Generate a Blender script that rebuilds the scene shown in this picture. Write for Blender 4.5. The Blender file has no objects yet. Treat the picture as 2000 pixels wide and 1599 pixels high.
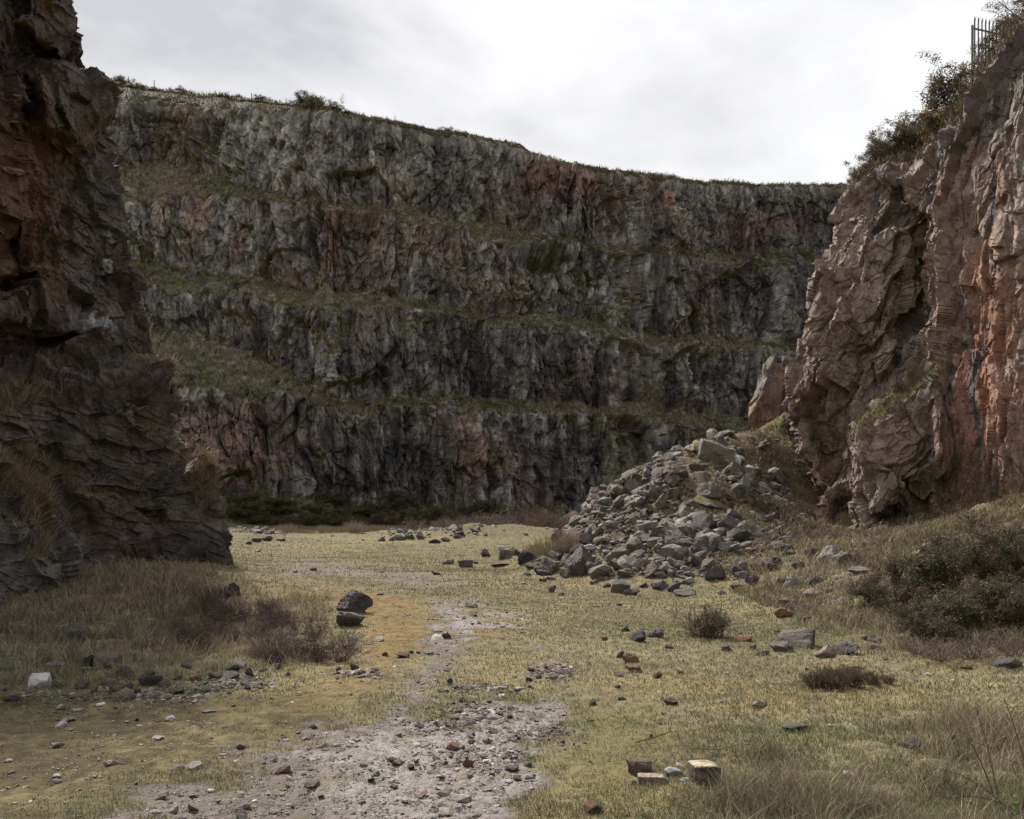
import bpy, math, time
import numpy as np
from math import radians as R
T0 = time.time()
f32 = np.float32
sc = bpy.context.scene
# ---------------------------------------------------------------- camera
F = 1900.0; CH = 1.7; HZ = 1000.0
cd = bpy.data.cameras.new('camera'); cam = bpy.data.objects.new('camera', cd)
sc.collection.objects.link(cam); sc.camera = cam
cam.location = (0, 0, CH); cam.rotation_euler = (R(90), 0, 0)
cd.sensor_width = 36; cd.lens = 34.2; cd.shift_y = 0.1003
cd.clip_start = 0.1; cd.clip_end = 2000
# ---------------------------------------------------------------- light
SUN_EL, SUN_AZ = 45.0, -31.0           # azimuth measured from the view direction (+y), negative = left
sl = bpy.data.lights.new('sun', 'SUN'); so = bpy.data.objects.new('sun', sl); sc.collection.objects.link(so)
sl.energy = 5.0; sl.angle = R(4); sl.color = (1.0, .95, .88)
so.rotation_euler = (R(90 - SUN_EL), 0, R(180 - SUN_AZ)); so.location = (-20, 60, 60)
w = bpy.data.worlds.new('World'); sc.world = w; w.use_nodes = True
nt = w.node_tree; N = nt.nodes; L = nt.links
for n in list(N): N.remove(n)
out = N.new('ShaderNodeOutputWorld'); bg = N.new('ShaderNodeBackground'); L.new(bg.outputs[0], out.inputs[0])
sky = N.new('ShaderNodeTexSky'); sky.sky_type = 'NISHITA'; sky.sun_disc = False
sky.sun_elevation = R(SUN_EL); sky.sun_rotation = R(SUN_AZ)
sky.air_density = 1.0; sky.dust_density = 2.0
tc = N.new('ShaderNodeTexCoord')
mp = N.new('ShaderNodeMapping'); mp.inputs['Scale'].default_value = (1.3, 1.3, 3.2); mp.inputs['Location'].default_value = (.35, .1, .62)
L.new(tc.outputs['Generated'], mp.inputs[0])
cn = N.new('ShaderNodeTexNoise'); cn.inputs['Scale'].default_value = 2.1; cn.inputs['Detail'].default_value = 7; cn.inputs['Roughness'].default_value = .5; cn.inputs['Distortion'].default_value = .35
L.new(mp.outputs[0], cn.inputs['Vector'])
cr = N.new('ShaderNodeValToRGB'); L.new(cn.outputs['Fac'], cr.inputs[0])
cr.color_ramp.elements[0].position = .34; cr.color_ramp.elements[0].color = (.56, .57, .60, 1)
cr.color_ramp.elements[1].position = .60; cr.color_ramp.elements[1].color = (1.0, 1.0, 1.0, 1)
e = cr.color_ramp.elements.new(.47); e.color = (.80, .80, .82, 1)
# overcast luminance falls towards the zenith-behind, rises towards the veiled sun
sx = N.new('ShaderNodeVectorMath'); sx.operation = 'DOT_PRODUCT'
a, el = R(SUN_AZ), R(30)
sx.inputs[1].default_value = (math.sin(a) * math.cos(el), math.cos(a) * math.cos(el), math.sin(el))
nrm = N.new('ShaderNodeVectorMath'); nrm.operation = 'NORMALIZE'; L.new(tc.outputs['Generated'], nrm.inputs[0]); L.new(nrm.outputs[0], sx.inputs[0])
mr = N.new('ShaderNodeMapRange'); mr.inputs[1].default_value = -1; mr.inputs[2].default_value = 1; mr.inputs[3].default_value = .50; mr.inputs[4].default_value = .87
L.new(sx.outputs['Value'], mr.inputs[0])
mm = N.new('ShaderNodeVectorMath'); mm.operation = 'SCALE'; L.new(cr.outputs[0], mm.inputs[0]); L.new(mr.outputs[0], mm.inputs['Scale'])
sk = N.new('ShaderNodeVectorMath'); sk.operation = 'SCALE'; sk.inputs['Scale'].default_value = .10; L.new(sky.outputs[0], sk.inputs[0])
mx = N.new('ShaderNodeMix'); mx.data_type = 'RGBA'; mx.inputs[0].default_value = .96
L.new(sk.outputs[0], mx.inputs[6]); L.new(mm.outputs[0], mx.inputs[7]); L.new(mx.outputs[2], bg.inputs[0]); bg.inputs[1].default_value = 1.0
sc.view_settings.view_transform = 'Standard'; sc.view_settings.look = 'None'; sc.view_settings.exposure = 0.36; sc.view_settings.gamma = 1
sc.cycles.max_bounces = 5; sc.cycles.diffuse_bounces = 3; sc.cycles.glossy_bounces = 2; sc.cycles.transparent_max_bounces = 6; sc.cycles.volume_bounces = 0
sc.cycles.use_denoising = True

# ---------------------------------------------------------------- numeric helpers
def WP(px, py, d):
    px, py, d = np.broadcast_arrays(np.asarray(px, f32), np.asarray(py, f32), np.asarray(d, f32))
    return np.stack([(px - 1000) / F * d, d, CH + (HZ - py) / F * d], -1)
def proj(P):
    d = np.maximum(P[..., 1], .05)
    return 1000 + P[..., 0] / d * F, HZ - (P[..., 2] - CH) / d * F
def sm(x, a, b):
    t = np.clip((x - a) / (b - a), 0, 1); return t * t * (3 - 2 * t)
def ga(px, py, cx, cy, sx, sy, ang=0.):
    c, s = math.cos(R(ang)), math.sin(R(ang)); dx, dy = px - cx, py - cy
    u, v = dx * c + dy * s, -dx * s + dy * c
    return np.exp(-.5 * ((u / sx) ** 2 + (v / sy) ** 2))
U = np.uint32
def hsh(ix, iy, iz, seed):
    h = ix.astype(U) * U(374761393) + iy.astype(U) * U(668265263) + iz.astype(U) * U(2246822519) + U((seed * 974711 + 12345) & 0xffffffff)
    h = (h ^ (h >> U(15))) * U(2246822519); h = (h ^ (h >> U(13))) * U(3266489917)
    return h ^ (h >> U(16))
def nxt(h):
    h = h * U(747796405) + U(2891336453); g = (h ^ (h >> U(15))) * U(277803737)
    return h, ((g >> U(8)).astype(f32) * f32(1 / 16777216.0))
def noise(P, seed=0):
    i = np.floor(P).astype(np.int32); t = (P - i).astype(f32); t = t * t * (3 - 2 * t)
    r = 0
    for a in (0, 1):
        wx = t[..., 0] if a else 1 - t[..., 0]
        for b in (0, 1):
            wy = wx * (t[..., 1] if b else 1 - t[..., 1])
            for c in (0, 1):
                wz = wy * (t[..., 2] if c else 1 - t[..., 2])
                r = r + wz * ((hsh(i[..., 0] + a, i[..., 1] + b, i[..., 2] + c, seed) >> U(8)).astype(f32) * f32(2 / 16777216.0) - 1)
    return r
def fbm(P, oct=4, seed=0, gain=.5):
    r, a, s = 0, 1., 0
    for o in range(oct):
        r = r + a * noise(P * f32(2.03 ** o) + f32(o * 7.3), seed + o); s += a; a *= gain
    return r / s
def facet(Q, seed=0, tilt=.75):
    """random cells, each with its own offset and tilt: fractured blocks. returns (value, edge)"""
    shp = Q.shape[:-1]; Q = Q.reshape(-1, 3).astype(f32); n = len(Q); V = np.empty(n, f32); E = np.empty(n, f32); ID = np.empty(n, f32)
    for s0 in range(0, n, 150000):
        q = Q[s0:s0 + 150000]; b = np.floor(q - .5).astype(np.int32)
        d1 = np.full(len(q), 9e9, f32); d2 = d1.copy(); val = np.zeros(len(q), f32); idd = val.copy()
        for k in range(8):
            ix, iy, iz = b[:, 0] + (k & 1), b[:, 1] + ((k >> 1) & 1), b[:, 2] + (k >> 2)
            h = hsh(ix, iy, iz, seed)
            h, r1 = nxt(h); h, r2 = nxt(h); h, r3 = nxt(h)
            dx = q[:, 0] - (ix + .5 + (r1 - .5) * .8); dy = q[:, 1] - (iy + .5 + (r2 - .5) * .8); dz = q[:, 2] - (iz + .5 + (r3 - .5) * .8)
            d = dx * dx + dy * dy + dz * dz
            h, r1 = nxt(h); h, r2 = nxt(h); h, r3 = nxt(h); h, r4 = nxt(h)
            v = (r1 - .5) + tilt * ((r2 - .5) * 2 * dx + (r3 - .5) * 2 * dy + (r4 - .5) * 2 * dz)
            c = d < d1
            d2 = np.where(c, d1, np.minimum(d2, d)); val = np.where(c, v, val); idd = np.where(c, r4, idd); d1 = np.where(c, d, d1)
        V[s0:s0 + 150000] = val; E[s0:s0 + 150000] = np.sqrt(d2) - np.sqrt(d1); ID[s0:s0 + 150000] = idd
    return V.reshape(shp), E.reshape(shp), ID.reshape(shp)
def gnormal(P):
    a = np.gradient(P, axis=1); b = np.gradient(P, axis=0); n = np.cross(a, b)
    return (n / np.maximum(np.linalg.norm(n, axis=-1, keepdims=True), 1e-9)).astype(f32)
def blur(A, r):
    for ax in (0, 1):
        for _ in range(2):
            P = np.concatenate([np.repeat(A.take([0], ax), r, ax), A, np.repeat(A.take([-1], ax), r, ax)], ax)
            c = np.cumsum(P.astype(np.float64), axis=ax); n = A.shape[ax]
            hi = c.take(range(2 * r, 2 * r + n), ax); z = np.zeros_like(c.take([0], ax)); c0 = np.concatenate([z, c], ax).take(range(0, n), ax)
            A = ((hi - c0) / (2 * r + 1)).astype(f32)
    return A
def mixc(a, b, m):
    m = m[..., None]; return a * (1 - m) + np.asarray(b, f32) * m

# ---------------------------------------------------------------- object helpers
def tag(o, label=None, cat=None, group=None, kind=None):
    if label: o['label'] = label
    if cat: o['category'] = cat
    if group: o['group'] = group
    if kind: o['kind'] = kind
    return o
def link(name, data, parent=None, loc=(0, 0, 0)):
    o = bpy.data.objects.new(name, data); sc.collection.objects.link(o); o.location = loc
    if parent is not None: o.parent = parent
    return o
def mesh_np(name, V, Fc, mat, col=None, smooth=False):
    me = bpy.data.meshes.new(name); V = np.ascontiguousarray(V, f32).reshape(-1, 3); Fc = np.ascontiguousarray(Fc, np.int32); k = Fc.shape[1]
    me.vertices.add(len(V)); me.vertices.foreach_set('co', V.ravel())
    me.loops.add(Fc.size); me.loops.foreach_set('vertex_index', Fc.ravel())
    me.polygons.add(len(Fc)); me.polygons.foreach_set('loop_start', np.arange(0, Fc.size, k, dtype=np.int32))
    try: me.polygons.foreach_set('loop_total', np.full(len(Fc), k, np.int32))
    except Exception: pass
    me.update(calc_edges=True)
    me.polygons.foreach_set('use_smooth', np.full(len(Fc), smooth, bool))
    if col is not None:
        at = me.color_attributes.new('Col', 'FLOAT_COLOR', 'POINT'); c = np.ones((len(V), 4), f32)
        c[:, :col.shape[-1]] = col.reshape(-1, col.shape[-1]); at.data.foreach_set('color', c.ravel())
    me.materials.append(mat)
    return me
def grid_faces(nr, nc, flip=False):
    i = np.arange(nr * nc, dtype=np.int32).reshape(nr, nc)
    q = [i[:-1, :-1], i[:-1, 1:], i[1:, 1:], i[1:, :-1]]
    if flip: q = q[::-1]
    return np.stack(q, -1).reshape(-1, 4)

# ---------------------------------------------------------------- materials
def new_mat(name):
    m = bpy.data.materials.new(name); m.use_nodes = True; n = m.node_tree.nodes; return m, n, m.node_tree.links, n['Principled BSDF']
def rock_mat(name, col=None, rough=.8, sc1=3., sc2=22., bump=.03, amp=(.62, 1.38), spec=.3, tint=None, vor=None, vh=.0):
    m, n, l, b = new_mat(name)
    tc = n.new('ShaderNodeTexCoord'); src = tc.outputs['Object']
    n1 = n.new('ShaderNodeTexNoise'); n1.inputs['Scale'].default_value = sc1; n1.inputs['Detail'].default_value = 8; n1.inputs['Roughness'].default_value = .68; l.new(src, n1.inputs['Vector'])
    n2 = n.new('ShaderNodeTexNoise'); n2.inputs['Scale'].default_value = sc2; n2.inputs['Detail'].default_value = 5; n2.inputs['Roughness'].default_value = .7; l.new(src, n2.inputs['Vector'])
    r1 = n.new('ShaderNodeMapRange'); r1.inputs[1].default_value = .3; r1.inputs[2].default_value = .7; r1.inputs[3].default_value = amp[0]; r1.inputs[4].default_value = amp[1]; l.new(n1.outputs[0], r1.inputs[0])
    r2 = n.new('ShaderNodeMapRange'); r2.inputs[1].default_value = .3; r2.inputs[2].default_value = .7; r2.inputs[3].default_value = .75; r2.inputs[4].default_value = 1.25; l.new(n2.outputs[0], r2.inputs[0])
    mu = n.new('ShaderNodeMath'); mu.operation = 'MULTIPLY'; l.new(r1.outputs[0], mu.inputs[0]); l.new(r2.outputs[0], mu.inputs[1])
    sc_ = n.new('ShaderNodeVectorMath'); sc_.operation = 'SCALE'; l.new(mu.outputs[0], sc_.inputs['Scale'])
    if col is None:
        at = n.new('ShaderNodeVertexColor'); at.layer_name = 'Col'; l.new(at.outputs[0], sc_.inputs[0])
    else:
        oi = n.new('ShaderNodeObjectInfo'); hs = n.new('ShaderNodeMapRange'); hs.inputs[3].default_value = .72; hs.inputs[4].default_value = 1.28; l.new(oi.outputs['Random'], hs.inputs[0])
        c1 = n.new('ShaderNodeTexNoise'); c1.inputs['Scale'].default_value = sc1 * .6; c1.inputs['Detail'].default_value = 6; l.new(src, c1.inputs['Vector'])
        mr_ = n.new('ShaderNodeMapRange'); mr_.inputs[1].default_value = .4; mr_.inputs[2].default_value = .62; l.new(c1.outputs[0], mr_.inputs[0])
        mxx = n.new('ShaderNodeMix'); mxx.data_type = 'RGBA'; mxx.inputs[6].default_value = (*col, 1); mxx.inputs[7].default_value = (*(tint or tuple(x * .55 for x in col)), 1); l.new(mr_.outputs[0], mxx.inputs[0])
        s2 = n.new('ShaderNodeVectorMath'); s2.operation = 'SCALE'; l.new(mxx.outputs[2], s2.inputs[0]); l.new(hs.outputs[0], s2.inputs['Scale']); l.new(s2.outputs[0], sc_.inputs[0])
    l.new(sc_.outputs[0], b.inputs['Base Color'])
    b.inputs['Roughness'].default_value = rough; b.inputs['Specular IOR Level'].default_value = spec
    ad = n.new('ShaderNodeMath'); ad.operation = 'ADD'; l.new(n1.outputs[0], ad.inputs[0]); l.new(n2.outputs[0], ad.inputs[1])
    if vor:
        mpv = n.new('ShaderNodeMapping'); mpv.inputs['Scale'].default_value = vor; mpv.inputs['Rotation'].default_value = (0, R(8), 0); l.new(src, mpv.inputs[0])
        for sc_v, am_v in ((1, 1.), (2.7, .5)):
            vv = n.new('ShaderNodeTexVoronoi'); vv.inputs['Scale'].default_value = sc_v; l.new(mpv.outputs[0], vv.inputs['Vector']); sv = n.new('ShaderNodeSeparateColor'); l.new(vv.outputs['Color'], sv.inputs[0])
            ma = n.new('ShaderNodeMath'); ma.operation = 'MULTIPLY_ADD'; ma.inputs[1].default_value = vh * am_v; l.new(sv.outputs[0], ma.inputs[0]); l.new(ad.outputs[0], ma.inputs[2]); ad = ma
            mc = n.new('ShaderNodeMapRange'); mc.inputs[3].default_value = 1 - .28 * am_v; mc.inputs[4].default_value = 1 + .28 * am_v; l.new(sv.outputs[1], mc.inputs[0])
            m2_ = n.new('ShaderNodeMath'); m2_.operation = 'MULTIPLY'; l.new(mu.outputs[0], m2_.inputs[0]); l.new(mc.outputs[0], m2_.inputs[1]); mu = m2_; l.new(mu.outputs[0], sc_.inputs['Scale'])
    bp = n.new('ShaderNodeBump'); bp.inputs['Strength'].default_value = 1; bp.inputs['Distance'].default_value = bump; l.new(ad.outputs[0], bp.inputs['Height']); l.new(bp.outputs[0], b.inputs['Normal'])
    return m
def leaf_mat(name, rough=.7, trans=.25):
    m, n, l, b = new_mat(name); at = n.new('ShaderNodeVertexColor'); at.layer_name = 'Col'
    l.new(at.outputs[0], b.inputs['Base Color']); b.inputs['Roughness'].default_value = rough; b.inputs['Specular IOR Level'].default_value = .25
    if trans:
        t = n.new('ShaderNodeBsdfTranslucent'); l.new(at.outputs[0], t.inputs[0]); mxs = n.new('ShaderNodeMixShader'); mxs.inputs[0].default_value = trans
        l.new(b.outputs[0], mxs.inputs[1]); l.new(t.outputs[0], mxs.inputs[2]); l.new(mxs.outputs[0], n['Material Output'].inputs[0])
    return m
def flat_mat(name, col, rough=.6, metal=0, nscale=30):
    m, n, l, b = new_mat(name); tcn = n.new('ShaderNodeTexCoord'); ns = n.new('ShaderNodeTexNoise'); ns.inputs['Scale'].default_value = nscale; ns.inputs['Detail'].default_value = 5; l.new(tcn.outputs['Object'], ns.inputs['Vector'])
    mr_ = n.new('ShaderNodeMapRange'); mr_.inputs[3].default_value = .55; mr_.inputs[4].default_value = 1.45; l.new(ns.outputs[0], mr_.inputs[0])
    s = n.new('ShaderNodeVectorMath'); s.operation = 'SCALE'; s.inputs[0].default_value = col; l.new(mr_.outputs[0], s.inputs['Scale']); l.new(s.outputs[0], b.inputs['Base Color'])
    b.inputs['Roughness'].default_value = rough; b.inputs['Metallic'].default_value = metal
    return m
M_FAR = rock_mat('far_rock', rough=.85, sc1=.9, sc2=5, bump=.12, amp=(.6, 1.4), spec=.12, vor=(1.5, 1.2, .75), vh=1.6)
M_CLIFF = rock_mat('near_rock', rough=.75, sc1=2.2, sc2=14, bump=.05, amp=(.6, 1.4), spec=.3, vor=(5, 5, 4.4), vh=.7)
M_LEAF = leaf_mat('leaf_and_blade'); M_TWIG = leaf_mat('twig', .8, 0)
# ground: gravel shine comes from its roughness (mask in alpha of the attribute) and some painted glare
def ground_mat():
    m, n, l, b = new_mat('quarry_floor')
    at = n.new('ShaderNodeVertexColor'); at.layer_name = 'Col'; tc = n.new('ShaderNodeTexCoord')
    n1 = n.new('ShaderNodeTexNoise'); n1.inputs['Scale'].default_value = 9; n1.inputs['Detail'].default_value = 8; n1.inputs['Roughness'].default_value = .75; l.new(tc.outputs['Object'], n1.inputs['Vector'])
    vo = n.new('ShaderNodeTexVoronoi'); vo.inputs['Scale'].default_value = 34; l.new(tc.outputs['Object'], vo.inputs['Vector'])
    r1 = n.new('ShaderNodeMapRange'); r1.inputs[1].default_value = .3; r1.inputs[2].default_value = .7; r1.inputs[3].default_value = .6; r1.inputs[4].default_value = 1.4; l.new(n1.outputs[0], r1.inputs[0])
    sep = n.new('ShaderNodeSeparateColor'); l.new(vo.outputs['Color'], sep.inputs[0])
    r2 = n.new('ShaderNodeMapRange'); r2.inputs[3].default_value = .55; r2.inputs[4].default_value = 1.45; l.new(sep.outputs[0], r2.inputs[0])
    mixv = n.new('ShaderNodeMix'); mixv.data_type = 'FLOAT'; mixv.inputs[2].default_value = 1; l.new(at.outputs['Alpha'], mixv.inputs[0]); l.new(r2.outputs[0], mixv.inputs[3])
    mu = n.new('ShaderNodeMath'); mu.operation = 'MULTIPLY'; l.new(r1.outputs[0], mu.inputs[0]); l.new(mixv.outputs[0], mu.inputs[1])
    s = n.new('ShaderNodeVectorMath'); s.operation = 'SCALE'; l.new(at.outputs[0], s.inputs[0]); l.new(mu.outputs[0], s.inputs['Scale']); l.new(s.outputs[0], b.inputs['Base Color'])
    rr = n.new('ShaderNodeMapRange'); rr.inputs[3].default_value = .9; rr.inputs[4].default_value = .33; l.new(at.outputs['Alpha'], rr.inputs[0])
    l.new(rr.outputs[0], b.inputs['Roughness']); rs = n.new('ShaderNodeMapRange'); rs.inputs[3].default_value = .08; rs.inputs[4].default_value = .75; l.new(at.outputs['Alpha'], rs.inputs[0]); l.new(rs.outputs[0], b.inputs['Specular IOR Level'])
    ad = n.new('ShaderNodeMath'); ad.operation = 'MULTIPLY_ADD'; l.new(vo.outputs['Distance'], ad.inputs[0]); ad.inputs[1].default_value = -.5; l.new(n1.outputs[0], ad.inputs[2])
    bp = n.new('ShaderNodeBump'); bp.inputs['Distance'].default_value = .02; bp.inputs['Strength'].default_value = .9; l.new(ad.outputs[0], bp.inputs['Height']); l.new(bp.outputs[0], b.inputs['Normal'])
    return m
M_GROUND = ground_mat()

# ---------------------------------------------------------------- ground height field
CTL = []
for D in (2, 5, 8, 11):
    for p in range(-1500, 3600, 700): CTL.append((p, D, 0))
for D in (14, 17): 
    for p in (-900, -300, 200, 600, 900, 1200): CTL.append((p, D, 0))
CTL += [(-400, 19, .2), (0, 19.5, .08), (150, 21, .12), (300, 24.3, .45), (380, 25.5, .4), (470, 27.5, .1), (230, 22.5, .35), (560, 19, .08), (430, 22, .25), (-500, 24, .8), (0, 25, .6), (200, 30, .5),
        (650, 21, 0), (800, 22, 0), (700, 30, 0), (700, 45, 0), (1000, 25, 0), (1000, 34, 0), (1050, 29, 0), (600, 62, 0), (800, 62, .1), (950, 45, 0), (1000, 75, .2), (600, 85, .3), (500, 80, .4), (1100, 100, .6), (700, 100, .6), (400, 60, .3), (400, 100, 1), (200, 45, 1), (-200, 60, 2), (-200, 110, 2),
        (1090, 29.5, .05), (1150, 24.5, 0), (1210, 21.3, 0), (1300, 20.2, 0), (1400, 19, .0), (1450, 18, 0.05), (1550, 15, 0), (1650, 12.8, 0), (1700, 11.4, 0), (1300, 17, 0), (1400, 15, 0), (2000, 10.7, 0.02), (2400, 8, .1),
        (1120, 30, 1.1), (1200, 29, 2.5), (1300, 30, 3.5), (1400, 31, 4.1), (1480, 33, 4.65), (1550, 36.5, 5.6), (1620, 40, 6.3), (1800, 42, 6.5), (2000, 42, 6.5), (2200, 40, 6),
        (1130, 36, .2), (1200, 37, .5), (1300, 40, 1.2), (1400, 45, 2.0), (1480, 52, 2.6), (1200, 50, .1), (1350, 65, .8), (1500, 75, 2), (1700, 60, 5), (1500, 110, 2), (1900, 90, 5),
        (1590, 30, 1.0), (1650, 29, 1.05), (1700, 28, 1.2), (1760, 26.5, 1.1), (1850, 26.3, 1.6), (1950, 25.2, 1.9), (2050, 24, 2.15), (2300, 20, 2.4), (2600, 16.5, 2.4), (2000, 21, 1.6),
        (1180, 25.5, .9), (1250, 24, 1.0), (1300, 26, 2.2), (1300, 23, 1.0), (1400, 27.5, 2.9), (1400, 24, 1.5), (1400, 21.5, .55), (1500, 30, 2.5), (1500, 26.5, 1.2), (1500, 23, .6), (1560, 33, 3.1), (1580, 31.5, 1.9), (1500, 20, .25), (1600, 20, .35), (1600, 25, .75),
        (1700, 16, .42), (1800, 14.5, .45), (1900, 13.5, .45), (2000, 13, .45), (1850, 19, 1.0), (1700, 22, .85), (2000, 17, 1.05), (2200, 13, 1.0)]
CTL = np.array(CTL, np.float64); CX = np.stack([(CTL[:, 0] - 1000) / F * CTL[:, 1], CTL[:, 1]], -1)
K = np.linalg.norm(CX[:, None] - CX[None], axis=-1); n = len(CX)
A = np.zeros((n + 1, n + 1)); A[:n, :n] = -K + np.eye(n) * .02; A[:n, n] = 1; A[n, :n] = 1
SOL = np.linalg.solve(A, np.append(CTL[:, 2], 0)).astype(f32)
MOUNDS = [(930, 1050, 58, 3.2, 1.6, .85), (1010, 1048, 60, 2.5, 1.5, .5), (720, 1068, 46, 2.5, .8, .22), (640, 1050, 60, 5, 1.2, .35), (820, 1050, 62, 4, 1.2, .45), (500, 1062, 52, 2, 1, .3), (560, 1170, 18.8, .9, .8, .16), (620, 1185, 17.4, .5, .5, .1), (1700, 1185, 19, 1.4, .8, .25), (1620, 1140, 22, 1.5, .8, .25)]
def hraw(x, y):
    x = np.asarray(x, f32); y = np.asarray(y, f32); r = np.full(x.shape, SOL[n], f32)
    for k in range(n): r -= SOL[k] * np.sqrt((x - f32(CX[k, 0])) ** 2 + (y - f32(CX[k, 1])) ** 2)
    for (p, q, D, a, b, h) in MOUNDS:
        r += h * np.exp(-.5 * (((x - (p - 1000) / F * D) / a) ** 2 + ((y - D) / b) ** 2))
    return r
HX0, HX1, HY0, HY1, HN = -60., 90., 0., 130., 0.25     # cached height map
gx = np.arange(HX0, HX1, HN, dtype=f32); gy = np.arange(HY0, HY1, HN, dtype=f32)
HM = np.maximum(blur(hraw(*np.meshgrid(gx, gy)), 1), -.03)
def hf(x, y):
    x = np.asarray(x, f32); y = np.asarray(y, f32)
    u = np.clip((x - HX0) / HN, 0, len(gx) - 1.01); v = np.clip((y - HY0) / HN, 0, len(gy) - 1.01)
    i = u.astype(int); j = v.astype(int); u = u - i; v = v - j
    h = HM[j, i] * (1 - u) * (1 - v) + HM[j, i + 1] * u * (1 - v) + HM[j + 1, i] * (1 - u) * v + HM[j + 1, i + 1] * u * v
    P = np.stack([x, y, np.zeros_like(x)], -1)
    rough = np.clip(h * .6, .12, 1)
    return (h + .035 * noise(P * .9, 5) + .012 * noise(P * 3.1, 6) + .22 * rough * (noise(P * .75, 7)) * sm(h, .15, .8)).astype(f32)
def hit(px, py, dmin=4., dmax=110.):
    """first ground point on the ray through a pixel of the photograph"""
    px = np.atleast_1d(np.asarray(px, f32)); py = np.atleast_1d(np.asarray(py, f32))
    d = np.full(px.shape, dmin, f32); done = np.zeros(px.shape, bool)
    st = f32((dmax / dmin) ** (1 / 110))
    for k in range(110):
        z = CH + (HZ - py) / F * d; h = hf((px - 1000) / F * d, d); done |= z <= h
        d = np.where(done, d, d * st)
    lo, hi = d / st, d.copy()
    for k in range(7):
        m = (lo + hi) / 2; b = CH + (HZ - py) / F * m <= hf((px - 1000) / F * m, m); hi = np.where(b, m, hi); lo = np.where(b, lo, m)
    d = hi.astype(f32)
    return np.stack([(px - 1000) / F * d, d, hf((px - 1000) / F * d, d)], -1), done

# masks on the floor, traced as outlines of its patches
def poly_d(px, py, poly):
    poly = np.asarray(poly, f32); d = np.full(px.shape, 1e9, f32); ins = np.zeros(px.shape, bool)
    for k in range(len(poly)):
        a, b = poly[k], poly[(k + 1) % len(poly)]; e = b - a
        t = np.clip(((px - a[0]) * e[0] + (py - a[1]) * e[1]) / (e @ e), 0, 1)
        d = np.minimum(d, np.hypot(px - a[0] - t * e[0], py - a[1] - t * e[1]))
        if a[1] != b[1]:
            c = ((a[1] > py) != (b[1] > py)) & (px < e[0] * (py - a[1]) / (b[1] - a[1]) + a[0]); ins ^= c
    return np.where(ins, -d, d)
GRAVEL = [[(-200, 1760), (160, 1600), (330, 1535), (480, 1482), (640, 1430), (700, 1398), (780, 1345), (820, 1300), (850, 1290), (870, 1320), (850, 1350), (830, 1385), (900, 1392), (960, 1372), (1100, 1362), (1120, 1400), (1090, 1440), (1030, 1455), (1030, 1500), (1020, 1540), (1050, 1620), (1100, 1760)],
          [(850, 1182), (960, 1195), (1040, 1226), (1030, 1242), (950, 1222), (880, 1240), (835, 1215)], [(1010, 1226), (1040, 1236), (1100, 1290), (1115, 1320), (1040, 1325), (1070, 1298), (1040, 1262)],
          [(848, 1260), (882, 1256), (893, 1275), (860, 1280)], [(480, 1104), (600, 1094), (800, 1110), (900, 1132), (800, 1140), (650, 1130), (520, 1115)]]
WET_GLARE = [[(600, 1480), (760, 1430), (900, 1395), (1090, 1380), (1090, 1430), (1020, 1460), (1020, 1540), (1030, 1620), (700, 1640), (600, 1560)], [(860, 1190), (960, 1200), (1030, 1232), (900, 1235)]]
ORANGE = [(430, 1120), (700, 1135), (850, 1175), (1000, 1200), (1040, 1262), (900, 1262), (880, 1282), (820, 1300), (780, 1345), (640, 1425), (480, 1475), (150, 1590), (-300, 1760), (-300, 1385), (250, 1360), (560, 1330), (700, 1270), (720, 1210), (640, 1160)]
MOSSR = [(1080, 1310), (1180, 1330), (1330, 1400), (1340, 1480), (1200, 1540), (1050, 1590), (1040, 1470), (1110, 1420)]
TALL = [[(-600, 1165), (300, 1100), (470, 1115), (620, 1170), (640, 1235), (600, 1290), (300, 1320), (-600, 1350)], [(1400, 1560), (1470, 1470), (1620, 1430), (1800, 1395), (2600, 1370), (2600, 1800), (1380, 1800)], [(1450, 1160), (1750, 1290), (2600, 1310), (2600, 1000), (1500, 1000)]]
def masks(P):
    px, py = proj(P); Q = np.stack([P[..., 0], P[..., 1], P[..., 0] * 0], -1)
    wob = (fbm(Q * 1.1, 4, 31) * 34 + fbm(Q * 5, 4, 35) * 34) * np.clip(22 / np.maximum(P[..., 1], 1), .25, 2.0)
    k = np.clip(16 / np.maximum(P[..., 1], 1), .3, 1.6)
    g = np.zeros(px.shape, f32)
    for i, q in enumerate(GRAVEL): g = np.maximum(g, sm(-poly_d(px, py, q) + wob, -20 * k, 20 * k) * (1 if i != 4 else .8))
    g = np.maximum(g, .9 * sm(-poly_d(px, py, [(790, 1345), (835, 1262), (880, 1222), (930, 1240), (895, 1290), (870, 1325)]) + wob, -25 * k, 25 * k))
    wt = np.zeros(px.shape, f32)
    for q in WET_GLARE: wt = np.maximum(wt, sm(-poly_d(px, py, q) + wob, -30 * k, 30 * k))
    o = sm(-poly_d(px, py, ORANGE) + wob, -25 * k, 25 * k); mr_ = sm(-poly_d(px, py, MOSSR) + wob * 1.5, -40 * k, 40 * k)
    t = np.zeros(px.shape, f32)
    for q in TALL: t = np.maximum(t, sm(-poly_d(px, py, q) + wob, -22 * k, 22 * k))
    return px, py, g, wt * g, o, mr_, t, Q
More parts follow.
